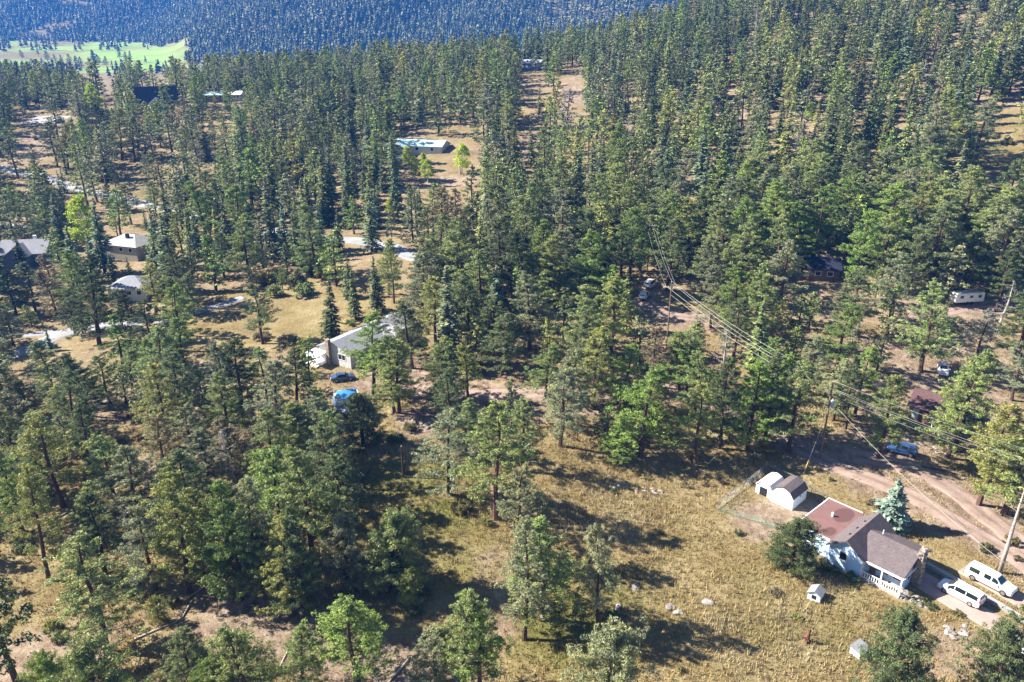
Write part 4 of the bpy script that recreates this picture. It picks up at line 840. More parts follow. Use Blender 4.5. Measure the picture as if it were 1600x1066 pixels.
TONES = {'deep green': (.095, .125, .045), 'dark green': (.149, .182, .077), 'mid green': (.226, .270, .097), 'grey-green': (.253, .270, .149), 'yellowish green': (.303, .314, .097), 'bluish green': (.170, .222, .125),
         'yellow': (.550, .462, .033), 'lime green': (.44, .53, .06), 'silvery blue-green': (.242, .308, .264), 'bright green': (.198, .275, .068), 'brownish': (.242, .204, .116), 'grey dying': (.297, .275, .253), 'olive': (.198, .187, .072)}

SNAGS = [proto('snag', pine(300 + k, 16, 2.3, .18, 30, 5, .30, .3, 1), M['snag'], M['needles']) + (16., 2.3, 'sparse') for k in range(3)]
# ------------------------------------------------------------------ trees: where they stand (base pixel x, y, top y, crown width, kind, tone, own label)
p_, f_, a_, s_, d_ = 'pine', 'fir', 'aspen', 'spruce', 'dense'
HAND = [
 (25,1062,862,82,p_,'deep green',None),(170,1018,843,100,p_,'mid green',None),(243,923,788,60,p_,None,None),(298,925,737,76,p_,None,None),(319,898,765,50,p_,None,None),
 (379,938,752,64,p_,None,None),(388,908,772,52,p_,None,None),(248,971,932,28,d_,'yellowish green','small yellowish young pine standing alone in dry grass beside tree shadows'),
 (95,1130,1020,70,d_,'bright green',None),(185,1165,1016,125,d_,'mid green',None),(330,1115,1034,60,d_,'bright green',None),(300,1085,985,52,p_,'dark green',None),(395,1110,964,78,p_,'mid green',None),
 (37,830,700,50,p_,None,None),(78,905,735,56,p_,'yellowish green',None),(168,900,778,56,p_,None,None),(453,963,808,62,p_,'yellowish green',None),(474,970,795,50,p_,'dark green',None),
 (494,888,698,78,p_,'mid green',None),(407,917,742,60,p_,'grey-green',None),(545,915,812,62,d_,'grey-green',None),(612,918,808,86,d_,'mid green',None),(640,946,890,32,d_,'mid green',None),
 (558,1072,922,118,p_,'bright green',None),(476,1078,973,48,p_,'mid green',None),(680,1082,980,66,p_,'grey-green',None),(722,1088,918,60,p_,'mid green',None),(752,1090,950,70,p_,'bright green',None),
 (821,999,815,56,p_,'grey-green',None),(848,969,812,84,p_,'mid green',None),(806,880,728,66,p_,'grey-green',None),(934,978,820,48,p_,'grey-green',None),(950,1160,1002,125,d_,'grey-green','broad pale-needled round pine in the golden grass across from the two-tone rocks'),
 (1234,888,814,74,d_,'deep green','round bushy dark pine at the corner of the white house below its red flat roof'),
 (1390,824,748,54,s_,'silvery blue-green','silvery blue spruce between the white house and the dirt road'),
 (1385,1110,968,98,d_,'dark green','bushy green pine overlapping a small grey-lidded box in the grass'),
 (1548,1110,985,86,d_,'dark green','bushy green pine below the minivan at the driveway edge'),(1580,1068,950,66,p_,'dark green','dark open pine beside the end of the pink driveway'),
 (20,655,562,50,p_,'dark green',None),(47,657,598,42,p_,'dark green',None),(90,632,536,56,p_,'mid green',None),(141,650,552,66,p_,'deep green',None),(172,632,555,56,p_,'mid green',None),(209,625,545,56,p_,'mid green',None),
 (224,602,528,36,p_,None,None),(246,614,530,40,p_,None,None),(271,591,505,40,p_,None,None),(292,587,498,50,p_,None,None),(100,672,602,44,p_,'yellowish green',None),(116,717,645,52,p_,'grey-green',None),(132,703,638,46,p_,None,None),
 (70,742,642,66,p_,'mid green',None),(66,775,712,52,d_,'mid green',None),(183,787,677,72,p_,'mid green',None),(150,842,765,54,p_,None,None),(260,721,636,46,p_,None,None),(303,728,632,56,p_,None,None),(285,802,715,56,p_,'grey-green',None),
 (329,775,678,76,p_,'grey-green',None),(372,752,652,62,p_,'brownish',None),(362,655,530,46,p_,None,None),(381,657,528,52,p_,None,None),(5,790,690,46,p_,None,None),(28,722,640,44,p_,None,None),
 (466,640,545,76,p_,'deep green',None),(421,640,545,56,p_,'mid green',None),(508,726,620,48,p_,'grey-green',None),(432,764,640,56,p_,'mid green',None),(470,738,632,60,p_,'mid green',None),
 (566,693,612,64,d_,'deep green','dark shaded round pine beside the blue tarp'),(585,617,492,66,p_,None,None),(615,645,522,46,p_,'mid green',None),(623,646,530,48,p_,None,None),(643,576,465,50,p_,None,None),(692,637,528,56,p_,'mid green',None),
 (732,627,540,50,p_,None,None),(701,774,640,62,p_,'grey-green',None),(775,810,632,84,p_,'mid green',None),(728,708,622,52,p_,'mid green',None),(784,586,490,50,p_,None,None),(752,700,640,40,p_,None,None),
 (817,736,624,48,p_,'mid green',None),(876,698,574,64,p_,'grey-green',None),(914,600,498,50,p_,None,None),(1000,716,566,76,p_,'bright green',None),(966,726,655,36,p_,'bright green',None),(1025,683,604,36,p_,'olive',None),
 (1086,724,600,52,p_,'yellowish green',None),(1123,701,558,50,p_,None,None),(1168,703,562,56,p_,None,None),(1181,691,570,44,p_,None,None),(1196,691,556,46,p_,None,None),(1015,605,510,50,p_,None,None),(1061,618,520,46,p_,None,None),(1073,610,505,50,p_,None,None),
 (852,622,535,52,p_,'mid green',None),(1230,706,562,56,p_,'mid green',None),(1213,678,555,46,p_,None,None),(1262,618,528,46,p_,None,None),(1301,657,560,40,p_,None,None),(1320,670,555,38,p_,None,None),(1334,650,540,44,p_,None,None),
 (1372,716,583,52,p_,'mid green','pine with thin trunk standing between the dirt road and the maroon-roofed house'),(1439,579,440,58,p_,'mid green',None),(1481,716,545,62,p_,'mid green','tall pine in front of the maroon-roofed house, darker trunk of two'),(1494,706,560,56,p_,'mid green','tall pine in front of the maroon-roofed house, paler trunk of two'),
 (1580,625,535,56,p_,None,None),(1530,790,628,70,p_,'yellowish green',None),(1566,805,642,76,p_,'mid green',None),(1598,770,600,66,p_,'bright green',None),(1545,752,650,56,p_,'yellowish green',None),(1610,830,690,70,p_,'mid green',None),
 # left and middle distance
 (8,366,285,36,p_,'dark green',None),(30,347,288,26,p_,None,None),(45,352,298,26,p_,None,None),(71,377,295,36,p_,'dark green',None),(95,372,288,36,p_,'dark green',None),(138,392,310,56,a_,'lime green','yellow-topped lime green aspen behind the pale hip-roofed house'),
 (122,442,350,46,f_,'bluish green',None),(205,351,288,36,p_,'dark green',None),(175,331,288,22,p_,None,None),(245,336,283,32,p_,None,None),(250,422,333,58,f_,'bluish green',None),(330,362,268,42,p_,None,None),(360,329,258,32,p_,None,None),
 (310,402,328,46,f_,'bluish green',None),(350,432,363,62,p_,'dark green',None),(277,472,390,62,p_,'mid green',None),(305,494,428,42,p_,'dark green',None),(245,492,412,50,p_,'yellowish green',None),(118,524,452,32,p_,None,None),(130,521,462,24,p_,None,None),
 (156,519,447,34,p_,'yellowish green',None),(190,503,452,30,p_,None,None),(203,501,452,30,p_,None,None),(80,549,512,28,f_,'bluish green','small pointed blue-green fir beside the pale paved lane'),(22,540,478,42,p_,None,None),(50,511,475,30,p_,'mid green',None),
 (25,492,422,46,p_,'bluish green',None),(57,487,412,44,p_,'bluish green',None),(88,462,398,32,p_,'brownish',None),(92,497,424,40,p_,'brownish',None),(178,442,395,26,f_,None,None),(205,440,400,26,f_,None,None),(5,455,385,40,f_,'bluish green',None),
 (411,537,443,38,p_,'dark green',None),(519,528,434,56,f_,'deep green','big dark conical fir beside the end of the grey-roofed long house'),(556,499,420,38,f_,'dark green',None),(590,489,398,38,f_,'dark green',None),(608,461,378,28,p_,None,None),(616,474,372,28,p_,None,None),
 (670,462,372,42,p_,None,None),(705,472,378,42,p_,None,None),(718,467,366,40,p_,None,None),(744,457,370,44,p_,None,None),(450,402,318,36,f_,'bluish green',None),(478,398,312,36,f_,'bluish green',None),(502,402,312,32,f_,'bluish green',None),(530,392,325,36,f_,'dark green',None),
 (590,357,296,30,f_,'bluish green',None),(617,312,266,26,f_,'bluish green',None),(640,357,306,32,f_,'bluish green',None),(658,350,292,30,f_,'bluish green',None),(688,347,286,34,f_,'bluish green',None),(430,395,325,34,f_,'dark green',None),
 (637,262,230,18,a_,'lime green','tallest lime green aspen in front of the aqua-roofed house'),(648,282,245,16,a_,'lime green',None),(668,285,250,22,a_,'lime green',None),(663,268,240,14,a_,'lime green',None),(722,272,226,30,a_,'lime green','broad lime green aspen on the slope right beside the aqua-roofed house'),
 (610,338,312,20,a_,'lime green','low lime green aspen above the paved road among dark firs'),(150,178,132,42,a_,'lime green','rounded lime green tree beside the big dark-roofed house'),(1262,192,160,20,a_,'lime green','pale lime green tree alone among dark firs on the hillside'),
 (20,245,185,28,p_,None,None),(90,262,190,26,p_,None,None),(108,265,195,26,p_,None,None),(122,258,185,22,p_,None,None),(55,260,225,32,p_,'dark green',None),(168,246,160,34,p_,None,None),(192,250,170,32,p_,None,None),(143,238,190,20,p_,None,None),(152,252,226,14,f_,None,None),
 (182,296,262,16,p_,None,None),(60,310,250,40,p_,'dark green',None),(12,330,250,40,p_,'dark green',None),
]
for q in [(1438,140,92,26),(368,770,668,52),(1180,60,8,20),(760,210,150,18),(520,300,228,24),(980,250,185,22),(1330,330,262,26),(140,300,238,22),(830,470,388,36),(1130,600,512,36),(215,880,790,40),(1560,520,440,34),(690,420,345,28),(420,230,172,18),(1250,250,186,22)]: HAND.append((*q[:3], q[3], 'snag', 'grey dying', None))
HAND2 = []   # bushes: pixel x, y, width px, height px, tone
BUSH = [(415,445,34,24,'olive'),(440,440,34,26,'mid green'),(462,446,34,26,'olive'),(490,430,36,34,'olive'),(430,462,30,20,'mid green'),(475,462,34,22,'mid green'),(505,436,24,24,'yellowish green'),
 (548,508,16,12,'bright green'),(722,800,34,22,'olive'),(1365,790,22,14,'brownish'),(960,770,16,9,'dark green'),(620,690,26,16,'dark green'),(640,672,24,14,'olive'),(110,880,20,12,'olive'),(215,935,26,16,'olive'),(85,985,30,22,'yellowish green'),
 (95,1000,26,20,'olive'),(270,945,26,18,'dark green'),(1440,940,18,10,'olive'),(1455,950,18,10,'dark green'),(1425,930,14,8,'olive'),(1495,960,20,8,'olive'),(1330,905,30,12,'dark green'),(1300,895,26,12,'dark green'),(1280,890,18,12,'olive'),
 (1540,860,24,14,'olive'),(1580,850,26,16,'olive'),(1590,875,16,10,'brownish'),(1455,1000,18,10,'olive'),(650,960,26,18,'dark green'),(700,690,24,14,'olive'),(190,690,26,12,'brownish'),(320,690,22,12,'olive'),(700,990,30,16,'olive'),(660,930,28,18,'dark green'),(760,820,20,14,'yellowish green'),
 (55,218,10,7,'brownish'),(70,215,14,8,'dark green'),(100,225,12,8,'olive'),(1540,205,16,10,'olive'),(1575,225,18,12,'olive'),(410,530,30,14,'brownish'),(450,535,34,14,'brownish'),(1590,690,20,12,'olive'),(35,860,30,20,'dark green'),(470,1030,16,8,'brownish')]
TREES = []
def add_tree(x, y, h, r, kind, tone, label=None): TREES.append(dict(x=x, y=y, z=float(zt(x, y)), h=h, r=r, kind=kind, tone=tone, label=label))
def pick_tone(kind, far):
    if kind == 'fir': return rnd.choices(['deep green', 'dark green', 'bluish green', 'mid green', 'grey-green', 'yellowish green'], [2, 4, 3, 3, 2, 1])[0]
    return rnd.choices(['deep green', 'dark green', 'mid green', 'grey-green', 'yellowish green', 'bright green', 'brownish', 'grey dying'], [1.5, 3, 5, 4, 2.4, 2.4, .2, .15])[0]
for bx, by, ty, w, kind, tone, lab in HAND:
    b = at(bx, by); h = ztop(b.y, ty) - b.z; _, _, zc = proj(b.x, b.y, b.z + h/2); r = .5*w*zc/FPX
    HANDN = len(TREES) + 1
    add_tree(b.x, b.y, min(max(h, 2), 24), r*(1.08 if kind == d_ else 1.28), kind, tone or pick_tone(kind, False), lab)
# spacing of the forest between them: photo zones of the ground (x0, y0, x1, y1, spacing in metres, share of firs)
ZONES = [(1510,165,1640,255,17,.2),(880,105,915,190,30,0),(805,120,880,260,15,.1),(640,195,760,290,16,.3),(300,455,545,540,40,0),(20,172,110,215,40,0),(0,215,60,262,18,0),(60,215,180,262,15,0),(180,255,350,312,15,0),
 (155,655,255,780,30,0),(-200,520,330,900,6.0,0),(330,540,560,900,6.8,0),(560,700,1700,1300,99,0),(190,960,400,1030,99,0),(-200,900,560,1300,11,0),(560,640,700,700,12,0),(700,640,860,690,8,0),(540,700,860,1000,99,0),(860,640,1250,702,7.5,.03),(860,702,1250,760,99,0),(1250,660,1420,800,99,0),(1420,600,1620,740,16,0),(1400,560,1500,600,16,0),(1420,740,1700,900,99,0),
 (560,560,700,700,11,0),(480,540,640,620,30,0),(1040,455,1130,505,20,0),(985,400,1020,470,14,0),(1125,140,1165,200,20,.2),(890,320,935,345,20,0),
 (1050,-300,1700,330,6.3,.66),(900,-300,1050,330,6.4,.5),(1000,330,1700,520,5.3,.10),(1000,520,1250,640,5.8,.05),(1250,520,1700,600,7,.05),(640,330,1000,520,5.4,.10),(640,520,1000,640,6.2,.05),
 (380,60,640,300,5.7,.3),(640,60,900,300,6.2,.35),(-200,60,380,200,5.6,.15),(-200,200,380,330,7.5,.15),(380,300,640,420,6.6,.5),(-200,330,400,540,6.5,.3),(380,420,640,560,8.5,.3)]
def zone(px, py):
    for x0, y0, x1, y1, sp, fs in ZONES:
        if x0 <= px < x1 and y0 <= py < y1: return sp, fs
    return 12, .1
# windows through which the photo sees houses, cars and roads: no fill tree may stand across them
KEEP = [(112,305,165,355),(628,228,742,285),(135,130,170,155),(1262,160,1264,180),(500,482,640,582),(515,575,560,620),(1450,545,1495,590),(1255,405,1312,440),(0,372,78,420),(158,362,218,402),(168,438,230,468),(215,118,285,146),(320,140,375,156),(645,212,690,240),(815,88,842,108),
 (100,288,250,322),(540,366,630,396),(0,262,60,285),(45,178,100,192),(1385,680,1440,730),(1000,435,1030,475),(1490,462,1530,480),(300,460,520,520),(1045,485,1100,500),(1540,185,1600,235),(885,115,910,175),(1280,590,1305,720),(1036,440,1052,545),(0,515,150,560)]
GRID = {}
def near_ok(x, y, d):
    cx, cy = int(x//12), int(y//12); k = int(d//12) + 1
    for i in range(cx-k, cx+k+1):
        for j in range(cy-k, cy+k+1):
            for (a, b) in GRID.get((i, j), ()):
                if (a-x)**2 + (b-y)**2 < d*d: return False
    return True
for t in TREES: GRID.setdefault((int(t['x']//12), int(t['y']//12)), []).append((t['x'], t['y']))
RD = np.concatenate([np.concatenate([P[::2], np.full((len(P[::2]), 1), w/2)], 1) for P, w in ROADS])
cand = np.random.default_rng(3)
nfill = 0
for it in range(42000):
    y = 45 + (600 - 45)*cand.random()**.75; x = (cand.random()*2 - 1)*(.86*y + 15)
    z = float(zt(x, y)); px, py, zc = proj(x, y, z)
    if py > 1180 or px < -160 or px > 1760: continue
    if y > 490 and px < 330: continue
    sp, fs = zone(px, py)
    if sp > 90: continue
    if not near_ok(x, y, sp*(.8 + .4*cand.random())): continue
    if float(np.min(np.hypot(RD[:, 0]-x, RD[:, 1]-y) - RD[:, 2])) < 1.6: continue
    if any((hx-x)**2 + (hy-y)**2 < hr*hr for hx, hy, hr in HOUSE_CLEAR): continue
    kind = 'fir' if cand.random() < fs else 'pine'
    h = cand.uniform(11, 16.5) if kind == 'pine' and y < 160 else cand.uniform(14, 21) if kind == 'pine' else cand.uniform(13, 23)
    if cand.random() < .20: h *= cand.uniform(.35, .75)
    r = h*(cand.uniform(.22, .30) if kind == 'pine' else cand.uniform(.15, .215))
    tx, ty, tz = proj(x, y, z + h); cw = r*FPX/tz; cb = proj(x, y, z + h*.25)[1]
    if (cand.random() < .95 or y < 150) and any(tx + cw*.8 > x0 and tx - cw*.8 < x1 and cb > y0 and ty < y1 for x0, y0, x1, y1 in KEEP): continue
    GRID.setdefault((int(x//12), int(y//12)), []).append((x, y)); nfill += 1
    add_tree(x, y, h, r, kind, pick_tone(kind, True))

gs = random.Random(77); nsh = 0
while nsh < 60:
    y = gs.uniform(52, 150); x = gs.uniform(-.72, .72)*y
    if float(np.min(np.hypot(RD[:, 0]-x, RD[:, 1]-y) - RD[:, 2])) < 1 or any((hx-x)**2 + (hy-y)**2 < (hr+1)**2 for hx, hy, hr in HOUSE_CLEAR): continue
    px, py, zc = proj(x, y, float(zt(x, y))); k = gs.uniform(.35, .95); nsh += 1
    BUSH.append((px, py, 2*k*FPX/zc, k*gs.uniform(.7, 1.1)*FPX/zc, gs.choice(['olive', 'brownish', 'dark green', 'olive', 'yellowish green'])))

# ------------------------------------------------------------------ trees: build them
LANDMARK = [((1330,850),20,'near the white house with the red flat roof'),((1230,780),12,'by the shed yard fence'),((1150,700),22,'above the golden meadow'),((1280,720),14,'by the shaded bend of the dirt road'),
 ((1460,650),22,'around the maroon-roofed house'),((1560,780),18,'beside the dirt track below the wires'),((575,540),18,'around the long grey-roofed house'),((630,745),16,'around the lone short pole'),
 ((760,800),14,'in the clump at the meadow centre'),((830,960),14,'in the clump beside the golden meadow'),((570,900),18,'around the deeply shaded hollow'),((40,400),22,'by the slate blue house'),((190,400),20,'by the beige hip-roofed house'),
 ((200,470),20,'by the low grey hip-roofed house'),((240,150),40,'by the big dark-roofed lodge'),((345,150),30,'by the pale blue roof on the ridge'),((640,230),34,'around the aqua-roofed house'),((830,105),36,'by the small house high on the slope'),
 ((1285,425),24,'around the dark-roofed cabin'),((1045,520),22,'around the crossarm pole'),((1010,440),20,'around the two white woodland vehicles'),((75,190),30,'around the pale parking pad'),((440,490),24,'edging the straw-coloured field'),((150,302),26,'along the upper paved road'),
 ((330,340),26,'along the shaded paved road'),((560,376),26,'at the paved road end'),((1560,210),34,'around the high dry meadow'),((1145,165),30,'around the red soil patch'),((895,150),26,'beside the bare strip upslope'),
 ((300,990),20,'around the pale grass strip'),((60,1030),16,'above the reddish bare bank'),((230,720),26,'in the open wood with pale grass'),((90,620),22,'below the paved lane'),((60,530),18,'along the paved lane'),((320,880),22,'among the tall trunks below the open wood'),
 ((880,590),26,'along the woodland dirt road'),((760,430),34,'uphill from the long grey-roofed house'),((1150,420),34,'in the wood beside the power line'),((1450,420),34,'around the white trailer'),((1100,300),34,'on the lower dense hillside'),((1350,250),40,'midway up the dense hillside'),
 ((1400,80),44,'high on the dense hillside'),((1000,150),40,'on the thick slope'),((500,130),50,'on the ridge before the blue mountain'),((560,230),40,'on the sparse pinkish slope'),((420,230),34,'on the slope above the shaded road')]
LM = [(at(*p), r, s) for p, r, s in LANDMARK]
def where(x, y): return min(LM, key=lambda q: math.hypot(q[0].x - x, q[0].y - y)/q[1])[2]
def visible(t):
    a = proj(t['x'], t['y'], t['z']); b = proj(t['x'], t['y'], t['z'] + t['h']); return -30 < b[0] < 1630 and b[1] < 1066 and a[1] > -10
for t in TREES: t['size'] = t['h']/proj(t['x'], t['y'], t['z'] + t['h']/2)[2] if visible(t) else 0
for i_t, t in enumerate(TREES): t['rank'] = t['size'] + (10 if i_t < HANDN and t['size'] > 0 else 0)
def rankset(kinds, n): return sorted([t for t in TREES if t['kind'] in kinds and t['size'] > 0], key=lambda t: -t['rank'])[:n]
single = rankset(('pine', 'dense'), 300) + rankset(('fir',), 300) + rankset(('aspen', 'spruce', 'snag'), 60)
ids = set(map(id, single)); rest = [t for t in TREES if id(t) not in ids]
NAME = {'pine': 'pine_tree', 'dense': 'pine_tree', 'fir': 'fir_tree', 'snag': 'dead_tree', 'spruce': 'spruce_tree', 'aspen': 'aspen_tree'}
SETS = {'pine': PINES, 'dense': DENSE, 'fir': FIRS, 'snag': SNAGS, 'spruce': SPRUCE, 'aspen': ASPENS}
GROUP = {'pine': 'pine trees across the slopes', 'dense': 'pine trees across the slopes', 'fir': 'fir trees across the slopes', 'snag': 'dying trees in the forest', 'spruce': 'spruce trees', 'aspen': 'aspens among the conifers'}
def tinted(tone, v=.16): c = TONES[tone]; k = rnd.uniform(1 - v, 1 + v); return (c[0]*k*rnd.uniform(.94, 1.06), c[1]*k, c[2]*k*rnd.uniform(.9, 1.1), 1)
for t in single:
    ps = SETS[t['kind']]
    if t['kind'] == 'pine':      # a shape that suits the crown's width
        q = t['r']/t['h']; cands = sorted(ps, key=lambda p: abs(p[3]/p[2] - q))[:5]; tm, cm, ph, pr, wd = rnd.choice(cands)
    else: tm, cm, ph, pr, wd = rnd.choice(ps)
    size = 'tall ' if t['h'] > 15.5 else ('short ' if t['h'] < 9 else '')
    lab = t['label'] or '%s%s %s %s %s' % (size, wd, t['tone'], {'pine': 'pine', 'dense': 'pine', 'fir': 'fir', 'snag': 'pine', 'spruce': 'spruce', 'aspen': 'aspen'}[t['kind']], where(t['x'], t['y']))
    if t['kind'] == 'dense' : sx = t['r']/pr; sz = t['h']/ph
    else: sx = min(max(t['r']/pr, .55*t['h']/ph), 1.5*t['h']/ph); sz = t['h']/ph
    e = thing(NAME[t['kind']], lab, 'tree', (t['x'], t['y'], t['z']), rnd.uniform(0, 6.28), GROUP[t['kind']]); e.scale = (sx, sx, sz)
    e.rotation_euler.x = rnd.gauss(0, .018); e.rotation_euler.y = rnd.gauss(0, .018)
    link('trunk', tm, e); c = link('crown', cm, e); c.color = tinted(t['tone'])
for o in LOGS: tag(o, 'weathered log lying ' + where(o.location.x, o.location.y), 'log', 'fallen logs in the woods')
for px, py, w, hh, tone in BUSH:
    b = at(px, py); zc = proj(b.x, b.y, b.z)[2]; tm, cm, ph, pr, wd = BUSHES[int(px) % 3]
    e = thing('shrub', 'low %s shrub %s' % (tone, where(b.x, b.y)), 'shrub', b, px, 'low shrubs'); k = .5*w*zc/FPX; e.scale = (k, k, max(.5, hh*zc/FPX*.8))
    link('stem', tm, e); c = link('foliage', cm, e); c.color = tinted(tone)

# look-alikes that share a place are told apart by their height
same = {}
for o in COL.objects:
    if o.parent is None and o.get('category') in ('tree', 'shrub', 'log'): same.setdefault(o['label'], []).append(o)
ORD = ['tallest', 'second tallest', 'third tallest', 'fourth tallest', 'fifth tallest', 'sixth tallest', 'seventh tallest', 'eighth tallest']
for lab, os_ in same.items():
    if len(os_) < 2 or 'golf' in lab or os_[0]['category'] == 'log': continue
    def hgt_of(o): return o.scale.z*max(v.co.z for v in o.children[0].data.vertices)
    os_.sort(key=lambda o: -hgt_of(o)); n_ = len(os_)
    for i, o in enumerate(os_):
        w = ('taller' if i == 0 else 'shorter') + ' of two' if n_ == 2 else ('shortest of %d' % n_ if i == n_-1 else (ORD[i] + ' of %d' % n_ if i < 8 else None))
        if w and len((lab + ', ' + w).split()) <= 16: o['label'] = lab + ', ' + w

# the trees past the three hundred largest of each kind: one object that instances a few tree shapes on points
def lodmesh(name, sh):
    limbs, P = sh; nl = len(limbs.v); quads_ = [f for f in limbs.f if len(f) == 4]
    me = bpy.data.meshes.new(name); me.from_pydata(limbs.v + [tuple(v) for v in P], [], quads_ + [(nl + 4*i, nl + 4*i + 1, nl + 4*i + 2, nl + 4*i + 3) for i in range(len(P)//4)])
    me.materials.append(M['bark']); me.materials.append(M['needles_inst']); me.polygons.foreach_set('material_index', [0]*len(quads_) + [1]*(len(P)//4)); me.update(); return bpy.data.objects.new(name, me)
LODS = [lodmesh('grove_pine', pine(200 + k, 16, 3.1, .08 + .05*k, 38, 13, .52, 0, 1, True)) for k in range(5)] + [lodmesh('grove_fir', fir(220 + k, 16, 2.0, .05 + .02*k, 24, 9, False, .26 + .04*k, 9)) for k in range(4)]
def seen(t):      # some of the crown stands clear of the ground in front of it
    k = np.linspace(.12, .97, 60); zz = t['z'] + t['h']*.9
    return bool(np.all(HC + (zz - HC)*k > zt(t['x']*k, t['y']*k)))
def infrm(t): q = proj(t['x'], t['y'], t['z'] + t['h']); return -220 < q[0] < 1680 and q[1] < 1250
rest = [t for t in rest if infrm(t) and seen(t)]
pm = bpy.data.meshes.new('forest'); pm.from_pydata([(t['x'], t['y'], t['z'] - .1) for t in rest], [], [])
def pattr(nm, ty, fld, vals): q = pm.attributes.new(nm, ty, 'POINT'); q.data.foreach_set(fld, vals)
pattr('pick', 'INT', 'value', [rnd.randrange(5, 9) if t['kind'] == 'fir' else rnd.randrange(5) for t in rest])
pattr('size', 'FLOAT_VECTOR', 'vector', [c for t in rest for c in ((t['r']/(2.0 if t['kind'] == 'fir' else 3.1),)*2 + (t['h']/16.,))])
pattr('turn', 'FLOAT_VECTOR', 'vector', [c for t in rest for c in (rnd.gauss(0, .02), rnd.gauss(0, .02), rnd.uniform(0, 6.28))])
pattr('tint', 'FLOAT_COLOR', 'color', [c for t in rest for c in tinted(t['tone'])])
fo = link('forest', pm); tag(fo, 'rest of the conifer forest covering the slopes', 'forest', kind='stuff')
ng = bpy.data.node_groups.new('grove', 'GeometryNodeTree'); ng.interface.new_socket('Geometry', in_out='INPUT', socket_type='NodeSocketGeometry'); ng.interface.new_socket('Geometry', in_out='OUTPUT', socket_type='NodeSocketGeometry')
N_ = ng.nodes; L_ = ng.links; gi = N_.new('NodeGroupInput'); go = N_.new('NodeGroupOutput'); jn = N_.new('GeometryNodeJoinGeometry')
def named(nm, ty): q = N_.new('GeometryNodeInputNamedAttribute'); q.data_type = ty; q.inputs['Name'].default_value = nm; return q.outputs['Attribute']
pk, sz, tu = named('pick', 'INT'), named('size', 'FLOAT_VECTOR'), named('turn', 'FLOAT_VECTOR')
er = N_.new('FunctionNodeEulerToRotation'); L_.new(tu, er.inputs[0])
for k, ob in enumerate(LODS):
    oi = N_.new('GeometryNodeObjectInfo'); oi.inputs['Object'].default_value = ob
    cp = N_.new('FunctionNodeCompare'); cp.data_type = 'INT'; cp.operation = 'EQUAL'; L_.new(pk, cp.inputs[2]); cp.inputs[3].default_value = k
    ip = N_.new('GeometryNodeInstanceOnPoints'); L_.new(gi.outputs[0], ip.inputs['Points']); L_.new(cp.outputs[0], ip.inputs['Selection']); L_.new(oi.outputs['Geometry'], ip.inputs['Instance']); L_.new(er.outputs[0], ip.inputs['Rotation']); L_.new(sz, ip.inputs['Scale']); L_.new(ip.outputs[0], jn.inputs[0])
L_.new(jn.outputs[0], go.inputs[0]); fo.modifiers.new('grove', 'NODES').node_group = ng

# ------------------------------------------------------------------ the far mountain forest
g = np.random.default_rng(17); pts = []
def turf(x, y): return None
TURF = [(at(px, py), rx, ry) for px, py, rx, ry, ch, am in PATCH if ch == 2]
CLEAR = [(at(px, py), rx, ry) for px, py, rx, ry in [(75, 45, 40, 50), (110, 38, 30, 40), (55, 58, 50, 25), (110, 3, 50, 20)]]
xs = np.arange(-1500, 900, 8.0); ys = np.arange(560, 2150, 8.8)
A, B = np.meshgrid(xs, ys); A = (A + g.uniform(-4.2, 4.2, A.shape)).ravel(); B = (B + g.uniform(-4.4, 4.4, B.shape)).ravel()
Z = zt(A, B); c_, s_n = math.cos(TH), math.sin(TH); zc = B*c_ + (HC - Z)*s_n; PX = 800 + FPX*A/zc; PY = 533 + FPX*(-B*s_n + (HC - Z)*c_)/zc
k = (PX > -40) & (PX < 1250) & (PY > -60) & (PY < 135); k &= ~((PX > 600) & (PY > 100))
prob = np.ones(len(A)); prob[(B > 560) & (B < 1060)] = .3; prob[(PX < 330) & (B < np.interp(A, FOOTX, FOOTY) - 15)] = .05; prob[(PX < 120) & (B > 700) & (B < 1020)] = .3
for P, rx, ry in TURF: prob *= np.where(np.hypot((A - P.x)/rx, (B - P.y)/ry) < 1.05, .0, 1)
for P, rx, ry in CLEAR: prob *= np.where(np.hypot((A - P.x)/rx, (B - P.y)/ry) < 1, .12, 1)
prob *= np.where((PX > 830) & (PY < 45), .6, 1)
k &= g.random(len(A)) < prob; A, B, Z = A[k], B[k], Z[k]; N = len(A)
Hh = g.uniform(10, 18, N); Rr = Hh*g.uniform(.24, .34, N)
tiers = [(.12, 1.0, .55, 6), (.36, .8, .5, 6), (.60, .56, .55, 5), (.80, .3, .5, 4)]; base = []
for z0, rr, ln, m in tiers:
    for q in range(m):
        a = q*6.283/m + z0*9; d = np.array([math.cos(a), math.sin(a)]); sd = np.array([-d[1], d[0]])*rr*.62
        base += [(0, 0, z0 + .20*ln + .12), (d[0]*rr*.6 + sd[0], d[1]*rr*.6 + sd[1], z0 + .04), (d[0]*rr, d[1]*rr, z0 - .03), (d[0]*rr*.6 - sd[0], d[1]*rr*.6 - sd[1], z0 + .06)]
base = np.array(base); nb = len(base);  rot = g.uniform(0, 6.28, N); jit = g.normal(0, .10, (N, nb, 3))*np.array([1, 1, .35])
Q = base[None] + jit; ca, sa = np.cos(rot)[:, None], np.sin(rot)[:, None]
VX = (Q[..., 0]*ca - Q[..., 1]*sa)*Rr[:, None] + A[:, None]; VY = (Q[..., 0]*sa + Q[..., 1]*ca)*Rr[:, None] + B[:, None]; VZ = Q[..., 2]*Hh[:, None] + Z[:, None]
VV = np.stack([VX, VY, VZ], -1).reshape(-1, 3); FF = np.arange(len(VV), dtype=np.int32).reshape(-1, 4)
